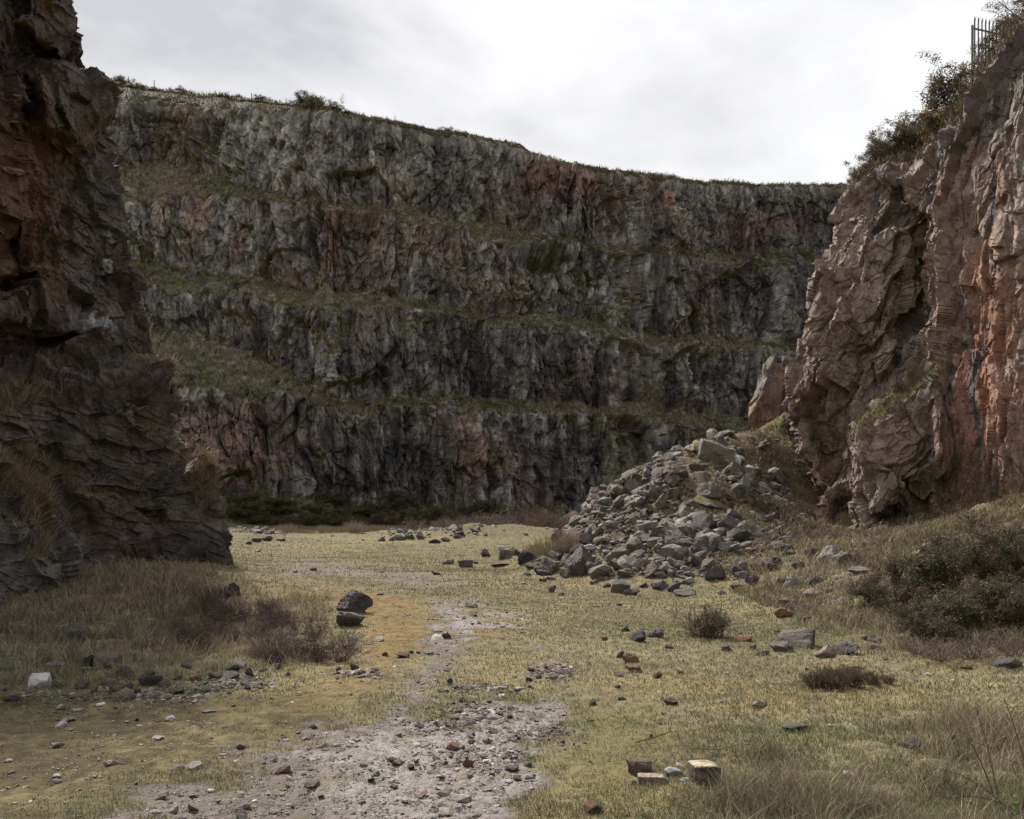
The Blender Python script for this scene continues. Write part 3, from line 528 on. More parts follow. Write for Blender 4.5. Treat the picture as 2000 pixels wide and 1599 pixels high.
for (cx, cy, sx_, sy_, an) in ((1880, 600, 5, 90, -8), (1906, 780, 4, 70, 0), (1856, 800, 3, 80, 0), (1935, 400, 10, 60, -8)):
    C = mixc(C, (.055, .055, .06), np.clip(ga(ppx, ppy, cx + 5 * st3, cy, sx_, sy_, an) * 1.2 * sm(st3 + n2, -.4, .1), 0, 1) * .8)
gm = sm(up + .35 * n1 + .35 * n2, .82, 1.0); gm[:NT] = 1
gm = np.maximum(gm, ga(ppx, ppy, 1755, 775, 75, 9, -37) * 1.2 * sm(n2 + up, .1, .5)); gm = np.maximum(gm, ga(ppx, ppy, 1835, 935, 60, 12, -32) * sm(n2 + up, .1, .5)); gm = np.clip(gm, 0, 1)
gc = mixc(np.broadcast_to(np.array((.12, .11, .04), f32), C.shape), (.17, .13, .075), sm(n1 + n2, -.2, .3))
C = C * (1 - gm[..., None]) + gc * gm[..., None]
me = mesh_np('right_quarry_wall', Pr, grid_faces(*Pr.shape[:2]), M_CLIFF, C); tag(link('right_quarry_wall', me), kind='structure')
RIM_P = Pr[:NT + 1]; RIGHT_P = Pr[NT:]; print('right', time.time() - T0)
#@@NEXT
# ---------------------------------------------------------------- stones
rng = np.random.default_rng(7)
def ico(sub):
    t = (1 + 5 ** .5) / 2
    V = [(-1, t, 0), (1, t, 0), (-1, -t, 0), (1, -t, 0), (0, -1, t), (0, 1, t), (0, -1, -t), (0, 1, -t), (t, 0, -1), (t, 0, 1), (-t, 0, -1), (-t, 0, 1)]
    Fc = [(0, 11, 5), (0, 5, 1), (0, 1, 7), (0, 7, 10), (0, 10, 11), (1, 5, 9), (5, 11, 4), (11, 10, 2), (10, 7, 6), (7, 1, 8), (3, 9, 4), (3, 4, 2), (3, 2, 6), (3, 6, 8), (3, 8, 9), (4, 9, 5), (2, 4, 11), (6, 2, 10), (8, 6, 7), (9, 8, 1)]
    V = [np.array(v, float) / np.linalg.norm(v) for v in V]
    for _ in range(sub):
        c = {}; G = []
        def mid(a, b):
            k = (min(a, b), max(a, b))
            if k not in c: m = V[a] + V[b]; V.append(m / np.linalg.norm(m)); c[k] = len(V) - 1
            return c[k]
        for a, b, d in Fc: x, y, z = mid(a, b), mid(b, d), mid(d, a); G += [(a, x, z), (b, y, x), (d, z, y), (x, y, z)]
        Fc = G
    return np.array(V, f32), np.array(Fc, np.int32)
ICO = {k: ico(k) for k in (0, 1, 3, 4)}
def stone(seed, sub, box=0., nf=11, rough=.03, slab=False):
    r = np.random.default_rng(seed); d, Fc = ICO[sub]
    nn = r.normal(size=(nf, 3)); nn /= np.linalg.norm(nn, axis=1, keepdims=True); aa = r.uniform(.55, .95, nf)
    if box: nn = np.concatenate([nn[:4], np.eye(3) + r.normal(size=(3, 3)) * .2, -np.eye(3) + r.normal(size=(3, 3)) * .2]); nn /= np.linalg.norm(nn, axis=1, keepdims=True); aa = np.concatenate([r.uniform(.72, .95, 4), r.uniform(.55, .78, 6)])
    dt = d @ nn.T; rr = np.where(dt > .05, aa / np.maximum(dt, .05), 9).min(1); rr = np.minimum(rr, 1.35)
    P = d * rr[:, None]
    if sub > 1:
        P = P + d * (rough * fbm(P.astype(f32) * 2.2 + seed, 4, seed % 90))[:, None] * 2
        v, e, i = facet(P.astype(f32) * 2.6 + seed, seed % 70, .5); P = P + d * (v * rough * 2.2)[:, None]
    lo, hi = P.min(0), P.max(0); P = (P - (lo + hi) / 2) / (hi - lo); P[:, 2] += .5
    return P.astype(f32), Fc
RC = {'grey': ((.175, .155, .136), (.105, .09, .076)), 'dark grey': ((.115, .10, .09), (.065, .056, .05)), 'reddish brown': ((.25, .125, .08), (.14, .08, .06)), 'pale grey': ((.27, .25, .225), (.17, .15, .13)), 'brown': ((.18, .14, .11), (.10, .08, .062)), 'pinkish': ((.33, .25, .21), (.20, .15, .12)), 'rusty': ((.24, .13, .06), (.15, .11, .08)), 'white': ((.62, .61, .59), (.42, .40, .38)), 'black': ((.06, .055, .052), (.035, .032, .03))}
RM = {k: rock_mat(k.replace(' ', '_') + '_stone', col=v[0], tint=v[1], sc1=3, sc2=18, bump=.04, rough=.75, amp=(.7, 1.3)) for k, v in RC.items()}
SH = {}
def stone_mesh(kind, var, colr):
    key = (kind, var, colr)
    if key not in SH:
        big = kind == 'big'
        P_, F_ = stone(1000 + var * 17 + {'big': 0, 'rock': 300, 'slab': 600, 'block': 900}[kind], 4 if big else 3, box=1 if kind == 'block' else 0, nf=9 if kind == 'slab' else 12, rough=.03 if kind == 'block' else .045)
        SH[key] = mesh_np('stone', P_, F_, RM[colr])
    return SH[key]
def put_stone(px, py, wpx, hpx, colr, label, group=None, kind=None, name='rock', var=None, sink=.27, yaw=None, loc=None, D=None, deep=.8, tilt=.16):
    if loc is None:
        if D: loc = WP(px, py, D).reshape(3)
        else: loc = hit(px, py)[0][0]
    d = loc[1]; w, h = wpx * d / F, hpx * d / F * (1 + sink) * 1.05
    asp = hpx / wpx
    kind = kind or ('slab' if asp < .42 else 'big' if wpx > 38 else 'rock')
    var = int(rng.integers(0, 7)) if var is None else var
    o = link(name, stone_mesh(kind, var, colr)); yaw = rng.uniform(0, 6.28) if yaw is None else yaw
    o.location = (float(loc[0]), float(loc[1] + w * .3), float(loc[2] - h * sink)); o.rotation_euler = (rng.normal() * tilt * .6, rng.normal() * tilt * .6, yaw)
    o.scale = (w * 1.02, w * (1.02 if deep == .8 else deep) * rng.uniform(.8, 1), h)
    return tag(o, label, 'rock', group)
BIG = [
 (678, 1196, 82, 46, 'dark grey', 'large dark jagged boulder alone on the mossy floor beside the grass bank', 'big'), (672, 1222, 62, 32, 'dark grey', 'dark boulder half sunk in grass just in front of the large jagged one', 'rock'),
 (136, 1258, 50, 42, 'dark grey', 'dark pointed boulder in long grass below the dark quarry wall', 'big'), (440, 1168, 52, 34, 'black', 'black leaning slab boulder at the corner of the grass bank under the wall', 'big'),
 (205, 1304, 50, 36, 'brown', 'brown tilted block, tallest of the pile at the edge of the long grass', 'block'), (172, 1303, 30, 26, 'black', 'black stone leaning on the brown tilted block', 'rock'),
 (211, 1308, 30, 18, 'dark grey', 'dark stone at the front foot of the brown tilted block', 'rock'), (170, 1309, 32, 8, 'grey', 'thin grey slab lying under the black leaning stone', 'slab'),
 (71, 1344, 48, 28, 'white', 'pale grey cut block, biggest light stone left of the stone row', 'block'), (115, 1342, 28, 18, 'pale grey', 'light stone with brown foot beside the pale cut block', 'rock'),
 (98, 1330, 15, 18, 'dark grey', 'small dark upright stone behind the pale cut block', 'rock'), (20, 1370, 42, 14, 'dark grey', 'flat dark slab at the picture edge before the stone row', 'slab'),
 (108, 1303, 38, 12, 'pale grey', 'pale wedge slab in green grass above the pale cut block', 'slab'), (255, 1276, 36, 6, 'pale grey', 'thin pale slab lying in grass behind the stone row', 'slab'),
 (245, 1320, 40, 20, 'dark grey', 'dark lumpy rock behind the flat-topped slab of the stone row', 'big'), (286, 1339, 45, 20, 'dark grey', 'dark flat-topped slab in the middle of the stone row', 'block'),
 (208, 1336, 36, 14, 'pale grey', 'pale flat stone next to the dark flat-topped slab', 'slab'), (228, 1371, 32, 20, 'brown', 'brown rock at the front of the stone row', 'rock'),
 (465, 1306, 28, 18, 'pale grey', 'pale-topped stone resting on the dark rocks at the end of the stone row', 'rock'), (452, 1312, 28, 16, 'black', 'black rock carrying the pale-topped stone', 'rock'),
 (787, 1283, 29, 10, 'reddish brown', 'flat red stone on orange moss beside two tiny black stones', 'slab'), (380, 1328, 28, 11, 'reddish brown', 'red slab stone in the stone row', 'slab'),
 (1233, 1294, 32, 20, 'reddish brown', 'upright red rock on the grass, larger of the red pair', 'rock'), (1242, 1311, 36, 14, 'reddish brown', 'low red rock in front of the upright red rock', 'slab'),
 (1213, 1284, 17, 14, 'dark grey', 'dark stone touching the upright red rock', 'rock'), (1242, 1320, 14, 5, 'white', 'small white flat stone below the two red rocks', 'slab'),
 (1562, 1266, 70, 40, 'grey', 'large squared grey boulder in grass, tallest of the trio', 'block'), (1535, 1274, 58, 20, 'grey', 'low grey slab leaning on the front of the large squared boulder', 'slab'),
 (1610, 1284, 42, 28, 'pinkish', 'pink-grey boulder between the squared boulder and a dark one', 'big'), (1658, 1278, 46, 25, 'dark grey', 'dark rounded boulder at the end of the trio in grass', 'big'),
 (1536, 1203, 44, 19, 'rusty', 'dark red rough rock on the grass above the squared boulder', 'big'), (1422, 1271, 22, 16, 'reddish brown', 'small red rock in grass left of the large squared boulder', 'rock'),
 (1210, 1157, 36, 28, 'grey', 'grey cube-like boulder lying alone in front of the scree', 'block'), (1234, 1162, 34, 14, 'dark grey', 'dark low stone beside the cube-like boulder', 'slab'),
 (1072, 1120, 52, 38, 'grey', 'grey sloping boulder at the tip of the scree foot', 'big'), (1137, 1122, 64, 62, 'dark grey', 'large dark pointed boulder at the foot of the scree by dry reeds', 'big'), (1104, 1127, 26, 20, 'pale grey', 'pale stone between the sloping and the pointed boulder', 'rock'),
 (908, 1108, 28, 18, 'grey', 'grey angular boulder alone on the far floor', 'block'), (945, 1086, 24, 18, 'grey', 'grey boulder below the far grass mound', 'rock'), (987, 1092, 38, 26, 'grey', 'largest boulder of the loose group below the grass mound', 'big'),
 (1025, 1097, 44, 26, 'dark grey', 'dark boulder of the loose group beside the dry reeds', 'big'), (975, 1106, 42, 10, 'grey', 'flat slab in front of the loose group below the mound', 'slab'), (1079, 1158, 15, 17, 'dark grey', 'small upright dark stone in grass before the scree', 'rock'), (1096, 1163, 17, 8, 'dark grey', 'low dark stone next to the small upright one', 'slab'),
 (1253, 1517, 52, 32, 'brown', 'brown rounded block behind the sawn plank-like stone', 'block'), (1318, 1514, 42, 15, 'white', 'white lumpy stone between the two cut blocks', 'rock'), (1340, 1527, 24, 8, 'white', 'small white pebble at the foot of the sawn block', 'slab'), (1241, 1531, 14, 8, 'grey', 'small grey stone at the end of the plank-like stone', 'rock'),
 (1162, 1586, 36, 22, 'reddish brown', 'dark red angular brick fragment in moss at the bottom of the photo', 'block'), (1393, 1477, 26, 10, 'brown', 'brown flat stone beside a dead twig above the sawn block', 'slab'),
 (1660, 1519, 26, 14, 'white', 'pale stone alone in the long straw grass', 'rock'), (1550, 1425, 54, 12, 'grey', 'flat grey slab flush with the turf', 'slab'), (1455, 1560, 32, 13, 'dark grey', 'dark stone in the turf below the sawn block', 'slab'),
 (1860, 1466, 46, 32, 'dark grey', 'dark pointed rock in straw grass by the bramble', 'rock'), (1890, 1468, 30, 18, 'grey', 'grey stone leaning on the dark pointed rock', 'rock'), (1975, 1462, 60, 30, 'brown', 'brown rock behind the bramble stems', 'big'), (1785, 1462, 46, 20, 'dark grey', 'dark low rock half hidden in straw grass', 'big'),
 (1311, 1377, 38, 17, 'brown', 'brown rounded stone alone on the green turf', 'rock'), (1159, 1378, 19, 14, 'dark grey', 'dark round stone at the edge of the wet gravel', 'rock'), (886, 1463, 30, 13, 'reddish brown', 'reddish slab stone in the wet gravel', 'slab'), (914, 1498, 23, 17, 'reddish brown', 'rust-red stone in the pale wet gravel', 'rock'),
 (1001, 1506, 30, 13, 'grey', 'grey stone with a dark foot at the gravel edge', 'rock'), (1031, 1498, 22, 10, 'dark grey', 'dark flat stone at the gravel edge', 'slab'), (1010, 1525, 20, 11, 'grey', 'grey stone nearest below the two at the gravel edge', 'rock'), (876, 1336, 15, 14, 'dark grey', 'dark upright stone at the narrow top of the gravel', 'rock'),
 (963, 1432, 21, 9, 'brown', 'brown rounded stone on the straw patch in the gravel', 'rock'), (767, 1489, 22, 11, 'dark grey', 'dark stone on the darker side of the gravel', 'rock'), (803, 1503, 14, 10, 'black', 'black cube-like stone in the gravel', 'block'), (923, 1452, 17, 9, 'brown', 'brown stone with flat chips beside it in the gravel', 'rock'),
 (1620, 1101, 50, 38, 'pale grey', 'pale lichened boulder under the lit quarry wall', 'big'), (1647, 1103, 44, 28, 'grey', 'grey boulder leaning on the pale lichened one', 'big'), (1587, 1086, 26, 18, 'dark grey', 'dark stone just beyond the pale lichened boulder', 'rock'), (1975, 1304, 62, 18, 'dark grey', 'dark flat slab on turf below the large gorse', 'slab'), (1890, 1305, 22, 8, 'brown', 'small brown slab on turf below the large gorse', 'slab'), (1712, 1268, 46, 12, 'brown', 'brown broken slab beyond the trio of boulders', 'slab'),
 (1400, 898, 72, 46, 'grey', 'big flat-topped grey block near the crest of the scree', 'block'), (1315, 940, 78, 42, 'brown', 'brown mound-shaped block on the upper slope of the scree', 'big'), (1387, 973, 54, 36, 'grey', 'grey wedge boulder in the middle of the scree', 'big'), (1385, 990, 56, 16, 'dark grey', 'long dark flat slab under the grey wedge boulder', 'slab'),
 (1275, 976, 28, 34, 'grey', 'upright grey boulder left of the scree middle', 'rock'), (1167, 982, 46, 34, 'pinkish', 'pinkish boulder on the lower crest of the scree', 'big'), (1198, 962, 15, 16, 'white', 'small white stone standing on the scree crest', 'rock'), (1116, 1028, 48, 32, 'pinkish', 'pinkish-grey boulder at the lowest end of the scree crest', 'big'), (1131, 995, 22, 14, 'grey', 'small grey boulder just above the pinkish-grey one', 'rock'),
 (1328, 1080, 72, 50, 'dark grey', 'largest dark-fronted boulder in the lower scree', 'big'), (1315, 1045, 40, 34, 'pale grey', 'pale angular boulder resting above the largest dark-fronted one', 'big'), (1360, 1085, 30, 27, 'dark grey', 'dark round stone beside the largest scree boulder', 'rock'), (1234, 1108, 37, 28, 'rusty', 'rust-orange rock in the lowest scree', 'rock'), (1224, 1093, 66, 33, 'grey', 'broad grey boulder behind the rust-orange rock', 'big'),
 (1455, 972, 26, 46, 'pale grey', 'pale tall stone standing where scree meets grassy bank', 'rock'), (1422, 894, 32, 25, 'brown', 'brown round boulder touching the big flat-topped block', 'rock'), (1437, 908, 30, 24, 'white', 'whitish boulder below the brown round one near the crest', 'rock'), (1351, 884, 32, 20, 'pinkish', 'pinkish stone on the crest beside the flat-topped block', 'rock'), (1325, 892, 28, 13, 'pale grey', 'pale flat stone on the crest of the scree', 'slab'),
 (1400, 1131, 46, 30, 'dark grey', 'dark boulder at the front foot of the scree, largest there', 'big'), (1440, 1121, 36, 24, 'dark grey', 'dark boulder right behind the largest at the scree foot', 'rock'), (1345, 1163, 52, 14, 'dark grey', 'long dark slab flush with the grass at the scree foot', 'slab'), (1290, 1150, 34, 19, 'dark grey', 'dark stone in dry grass left of the long dark slab', 'rock'), (1318, 1153, 28, 18, 'dark grey', 'dark angular stone touching the long dark slab', 'rock'),
 (798, 1052, 20, 17, 'grey', 'round grey boulder on the far floor edge, darker of the pair', 'rock'), (818, 1051, 20, 17, 'pale grey', 'pale round boulder on the far floor edge beside its twin', 'rock'), (1248, 1252, 34, 22, 'dark grey', 'dark stone of the pair in grass below the cube-like boulder', 'rock'), (1282, 1245, 34, 19, 'grey', 'grey stone of the pair in grass below the cube-like boulder', 'rock'), (611, 1113, 16, 6, 'black', 'tiny black stone alone on the far gravel', 'slab'), (285, 1077, 0, 0, '', '', ''),
]
for b in BIG:
    if not b[2]: continue
    put_stone(*b[:6], kind=b[6], tilt=.05 if b[6] == 'slab' else .14, D=None)
# the smaller stones one can pick out, each a thing; wording by size, tone and the place it lies in
SMALL = '''155 1344 30 18 g;318 1339 24 12 b;245 1346 28 16 b;218 1357 24 18 b;255 1368 18 14 g;268 1356 18 16 g;295 1364 24 10 p;325 1364 22 10 p;182 1354 16 14 b;165 1367 14 10 r;128 1359 18 8 g;345 1355 32 12 d;362 1306 24 18 d;345 1326 22 10 g;414 1327 34 16 d;448 1325 36 14 g;485 1320 20 18 d;405 1350 20 8 g;380 1349 22 10 p;446 1356 14 7 p;476 1338 22 10 g;482 1346 16 8 b;128 1410 32 9 g;410 1391 36 5 p;62 1351 16 6 p;8 1348 15 12 p;286 1320 28 12 d;220 1326 22 9 r;540 1306 22 12 b;512 1312 18 9 g;560 1318 14 7 b
660 1310 16 9 b;690 1308 20 14 d;705 1316 16 9 g;735 1310 16 8 g;710 1322 26 6 p;750 1280 16 8 g;803 1275 10 6 k;817 1275 9 5 k;105 1212 14 9 g;112 1204 18 12 d;90 1225 12 6 p;300 1275 16 9 g;415 1305 14 8 b
1036 1312 14 10 k;1066 1307 12 9 r;1035 1330 16 10 k;1093 1315 28 8 g;1115 1322 14 6 d;1052 1325 14 6 g;1080 1326 16 6 d;1075 1313 12 6 b;1100 1306 12 6 g;1058 1317 10 5 k
883 1375 14 7 g;903 1370 14 10 b;922 1374 14 6 p;895 1390 20 6 g;874 1422 16 10 b;819 1420 22 9 d;852 1418 14 10 g;923 1437 12 8 d;951 1450 18 8 b;903 1462 14 7 p;881 1481 12 6 k;870 1494 12 9 k;851 1484 18 6 d;1044 1517 11 6 k;960 1514 14 6 r;725 1527 14 9 k;737 1513 14 7 k;612 1424 14 9 d;1100 1452 10 8 b;1124 1455 9 6 d;1012 1443 12 6 d;997 1404 14 9 b;930 1383 18 6 g;945 1392 16 6 g;962 1380 14 6 p;975 1397 18 7 g;910 1400 14 6 d;888 1405 18 6 g;940 1404 16 6 b;860 1398 14 6 g;978 1386 14 5 p;955 1372 12 6 d;840 1410 12 6 d;918 1412 20 5 g;890 1345 14 6 g;915 1347 14 6 p;979 1347 14 7 g;1010 1350 14 7 k;996 1351 12 4 p;945 1337 16 6 b;1035 1342 12 6 g
1216 1367 15 8 g;1298 1396 14 6 g;1152 1408 16 5 g;1268 1440 17 7 p;1210 1320 26 7 b;1286 1322 18 11 r;1330 1315 14 8 b;1207 1343 14 7 b;1222 1232 18 9 g;1180 1249 14 9 r;1308 1265 20 8 g;1456 1252 28 14 r;1473 1268 14 10 d;1492 1278 28 8 b;1572 1213 34 14 d;1590 1193 24 12 d;1546 1183 46 20 b;1715 1257 24 12 d;1690 1247 14 8 d;1660 1230 14 7 g;1620 1226 12 7 d;1520 1235 14 8 g;1290 1415 9 6 p;1645 1300 10 5 p;1674 1303 14 5 p;1466 1320 10 6 w;1420 1317 12 5 w;1735 1378 9 6 r;1625 1418 16 5 w;1410 1372 9 5 w;1500 1300 8 5 d;1400 1432 9 5 w
875 1101 24 12 g;1005 1085 28 20 g;1040 1110 26 14 d;1060 1135 18 8 g;1030 1122 20 8 g;930 1100 12 6 g;1075 1132 22 10 g;780 1054 22 12 d;765 1055 14 9 g;745 1056 16 8 d;500 1058 20 10 d;520 1056 24 12 d;545 1055 20 9 d;485 1062 14 8 g;850 1060 24 10 d;870 1056 20 9 g;890 1050 16 8 d;505 1077 12 5 p;925 1202 16 5 d;1210 1182 12 6 g;1160 1140 20 10 g;1185 1146 16 9 d;1258 1146 18 10 d;1470 1141 30 20 d;1500 1112 34 20 d;1530 1140 28 14 g;1440 1150 26 12 d;1410 1160 20 9 g;1560 1110 26 16 d;1480 1165 22 9 d;1520 1098 24 14 g;1690 1120 50 14 g;1740 1100 30 14 g;1670 1148 26 10 d;1600 1135 24 12 d;1635 1170 20 10 b'''
CN = dict(g='grey', b='brown', p='pale grey', r='reddish brown', d='dark grey', k='black', w='white')
ZN = [((-50, 1290, 530, 1420), 'in the stone row along the long grass', 'stones of the stone row'), ((530, 1260, 830, 1330), 'by the end of the dark bramble patch', 'stones by the bramble patch'), ((1020, 1295, 1130, 1335), 'in the small dark heap of flat stones on the path', 'flat stones heaped on the path'),
      ((590, 1330, 1130, 1535), 'lying loose on the wet gravel path', 'stones on the gravel path'), ((1130, 1215, 1760, 1450), 'lying on the open turf near the squared boulder', 'stones on the turf'), ((840, 1070, 1090, 1140), 'below the far grass mound', 'stones below the grass mound'), ((440, 1040, 900, 1070), 'along the far edge of the floor', 'stones at the far floor edge'), ((1090, 1080, 1760, 1215), 'at the foot of the scree and bank', 'stones at the scree foot'), ((-50, 1190, 500, 1290), 'in the grass under the dark wall', 'stones under the dark wall'), ((0, 0, 2100, 1700), 'alone on the mossy floor', 'single stones on the moss')]
def words_for(px, py, w, h, c, extra=''):
    z = next(q for q in ZN if q[0][0] <= px <= q[0][2] and q[0][1] <= py <= q[0][3])
    a = h / w; sz = 'broad' if w >= 30 else 'fist-sized' if w >= 19 else 'small' if w >= 14 else 'tiny'
    shp = 'flat stone' if a < .45 else 'lumpy stone' if a < .68 else 'upright stone'
    return f'{sz} {CN[c]} {shp} {z[1]}', z[2]
for tok in SMALL.replace('\n', ';').split(';'):
    x, y, w_, h_, c_ = tok.split(); x, y, w_, h_ = map(float, (x, y, w_, h_)); lb, gp = words_for(x, y, w_, h_, c_)
    put_stone(x, y, w_, h_, CN[c_], lb, gp, name='stone')
# scree boulders
TAL = [(1090, 1110), (1100, 1025), (1150, 985), (1200, 945), (1290, 890), (1360, 862), (1440, 845), (1452, 900), (1440, 980), (1430, 1060), (1390, 1110), (1300, 1120), (1180, 1125)]
used = [(b[0], b[1] - b[3] / 2, b[2]) for b in BIG if b[2]]; cnt = 0; tries = 0
BIGT = sorted([(b[0], b[1], b[5]) for b in BIG if b[2] and 'scree' in b[5]])
while cnt < 78 and tries < 9000:
    tries += 1
    x = rng.uniform(1080, 1460); y = rng.uniform(860, 1125)
    if poly_d(np.array([x], f32), np.array([y], f32), TAL)[0] > -3: continue
    w_ = float(np.clip(14 * rng.pareto(2.2) + 15, 15, 38)) if cnt > 14 else rng.uniform(32, 46)
    if any(abs(x - u[0]) < (u[2] + w_) * .36 and abs(y - u[1]) < (u[2] + w_) * .24 for u in used): continue
    h_ = w_ * rng.uniform(.45, .85); c = rng.choice(['g', 'g', 'g', 'p', 'b', 'd', 'g', 'r'] if w_ < 30 else ['g', 'g', 'b', 'd'])
    used.append((x, y, w_)); cnt += 1
    sz = 'large' if w_ > 30 else 'middling' if w_ > 20 else 'small'
    k = 'upper' if y < 965 + (1180 - x) * .1 else 'lower' if y > 1045 else 'middle'
    sd = 'by the grassy bank' if x > 1385 else 'towards the dry reeds' if x < 1200 else 'between both ends'
    put_stone(x, y + h_ * .4, w_, h_, CN[c], f"{sz} {CN[c]} {'slab' if h_ < .55 * w_ else 'boulder'} on the {k} scree {sd}", 'boulders of the scree heap', name='boulder', tilt=.45, sink=.42)
cnt = 0
while cnt < 34:
    x = rng.uniform(1430, 1600); y = rng.uniform(880, 1160) + .3 * (x - 1430) * .3
    if any(abs(x - u[0]) < (u[2] + 20) * .5 and abs(y - u[1]) < 22 for u in used): continue
    w_ = float(np.clip(11 * rng.pareto(2.0) + 12, 12, 40)); h_ = w_ * rng.uniform(.4, .75); c = rng.choice(['g', 'g', 'b', 'd', 'p', 'r']); used.append((x, y, w_)); cnt += 1
    put_stone(x, y, w_, h_, CN[c], f"half-buried {'large' if w_ > 26 else 'small'} {CN[c]} stone on the {'upper' if y < 980 else 'lower'} brown bank between scree and lit wall", 'stones on the brown bank', name='stone', tilt=.3, sink=.4)
# sawn block and plank-like stone at the bottom of the photo, red-brown outcrop above the scree
def cut_block(px, py, wpx, hpx, depth, yaw, cols, label, name, seed, taper=0.):
    loc = hit(px, py)[0][0]; d = loc[1]; W_, H_ = wpx * d / F, hpx * d / F
    r = np.random.default_rng(seed); n = 14; g = np.linspace(-.5, .5, n); Vv = []; 
    dv, Fc = ICO[4]; m = np.abs(dv).max(1, keepdims=True); q = dv / m; q = np.sign(q) * np.minimum(np.abs(q), 1); q = q - np.sign(q) * .06 * np.maximum(0, np.sort(np.abs(q), 1)[:, 1:2] - .86) / .14
    q = q + .02 * np.stack([fbm(q.astype(f32) * 1.7 + seed + k * 9, 4, 3 + k) for k in range(3)], -1)
    chip = np.clip((q[:, :1] * .7 + q[:, 2:3] * .6 - .85), 0, 1); q = q - chip * np.array((.35, 0, .3)) * (1 + .6 * fbm(q.astype(f32) * 4, 3, 9))[:, None]
    Vv = q * np.array((W_ / 2, depth / 2, H_ / 2 * 1.1)) + np.array((0, 0, H_ * .45))
    c = np.empty((len(Vv), 3), f32); c[:] = cols[0]; c[q[:, 2] > .9] = cols[1]; c *= (1 + .35 * fbm(q.astype(f32) * 3, 4, 5))[:, None]  # top face coloured paler than the sides, painting in the light from above
    o = link(name, mesh_np(name, Vv, Fc, M_CLIFF, c)); o.location = (float(loc[0]), float(loc[1] + depth / 2), float(loc[2])); o.rotation_euler = (0, 0, yaw); return tag(o, label, 'block')
cut_block(1382, 1531, 56, 36, .17, .12, ((.10, .082, .065), (.50, .40, .28)), 'sawn block with a chipped end on the turf, lit top and shaded sides painted in', 'cut_block', 3)
cut_block(1276, 1531, 56, 15, .10, -.06, ((.22, .17, .13), (.46, .38, .30)), 'plank-like squared stone lying on the turf, its smooth lit top painted paler', 'kerb_stone', 5)
def outcrop(px, py, wpx, hpx, D_, label, name, seed, cols):
    P_, F_ = stone(seed, 4, nf=34, rough=.06); L0 = WP(px, py, D_).reshape(3); w_, h_ = wpx * D_ / F, hpx * D_ / F
    P_ = P_ * np.array((w_, w_ * .9, h_ * 1.08), f32); P_[:, 0] *= 1.06 - .22 * (P_[:, 2] / h_); P_[:, 0] += .10 * w_ * P_[:, 2] / h_
    P_ = P_ + .10 * w_ * np.stack([fbm(P_ * .7 + seed + j * 5, 5, 20 + j, .6) for j in range(3)], -1); nz = np.zeros(len(P_)); fn = np.cross(P_[F_[:, 1]] - P_[F_[:, 0]], P_[F_[:, 2]] - P_[F_[:, 0]]); fn /= np.linalg.norm(fn, axis=1, keepdims=True)
    for j in range(3): np.add.at(nz, F_[:, j], fn[:, 2] / 6)
    t = fbm(P_ * .9, 4, 33); c = mixc(np.broadcast_to(np.array(cols[0], f32), P_.shape), cols[1], sm(t - .5 * (P_[:, 2] / h_ - .5), -.2, .3)); c = mixc(c, (.13, .125, .045), sm(nz + .5 * t + .25 * (P_[:, 2] / h_ - .6), .45, .75))
    o = link(name, mesh_np(name, P_, F_, M_CLIFF, c)); o.location = (float(L0[0]), float(D_), float(L0[2]) - .08 * h_); return tag(o, label, 'outcrop')
outcrop(1502, 850, 92, 156, 38.6, 'tall red-brown outcrop with a mossy top standing above the scree beside the lit wall', 'rock_outcrop', 71, ((.19, .155, .13), (.21, .12, .085)))
o = put_stone(1556, 790, 44, 96, 'pale grey', 'pale grey boulder wedged between the outcrop and the lit wall', kind='big', name='boulder', D=37.4, sink=.1, var=4, yaw=2.)
# stone chips and rubble nobody could count
def chips(name, pts, size, cols, mat, flat=.5, seed=1, sub=0):
    r = np.random.default_rng(seed); n = len(pts); protos = []
    for k in range(24): P_, F_ = stone(5000 + k + seed * 31, sub, nf=8); protos.append(P_ - np.array((0, 0, .3), f32))
    protos = np.array(protos); nv = protos.shape[1]; pi = r.integers(0, 24, n); a = r.uniform(0, 6.28, n); ca, sa = np.cos(a), np.sin(a)
    q = protos[pi]; sx_, sy_, sz_ = size, size * r.uniform(.55, 1, n), size * flat * r.uniform(.5, 1.2, n)
    x = q[..., 0] * sx_[:, None]; y = q[..., 1] * sy_[:, None]; z = q[..., 2] * sz_[:, None]
    z2 = z + x * r.normal(size=n)[:, None] * .25
    V = np.stack([x * ca[:, None] - y * sa[:, None] + pts[:, :1], x * sa[:, None] + y * ca[:, None] + pts[:, 1:2], z2 + pts[:, 2:3]], -1)
    Fc = (F_[None] + (np.arange(n) * nv)[:, None, None]).reshape(-1, 3)
    C = np.repeat(cols[:, None], nv, 1)
    return tag(link(name, mesh_np(name, V.reshape(-1, 3), Fc, mat, C.reshape(-1, 3))), kind='stuff')
def pal(n, r, cols, p=None):
    c = np.array(cols, f32)[r.choice(len(cols), n, p=p)]; return c * r.uniform(.65, 1.35, (n, 1)).astype(f32)
r = np.random.default_rng(21)
def scatter(n, dlo, dhi, plo=-60, phi=2060):
    """floor points, denser towards the viewer so that they are even over the picture"""
    y = r.uniform(HZ + CH * F / dhi, HZ + CH * F / dlo, n); d = CH * F / (y - HZ); px = r.uniform(plo, phi, n)
    x = (px - 1000) / F * d; return np.stack([x, d, hf(x, d)], -1).astype(f32)
pts = scatter(190000, 5., 45); gcq, g, o_, mR, tl = ground_col(pts)
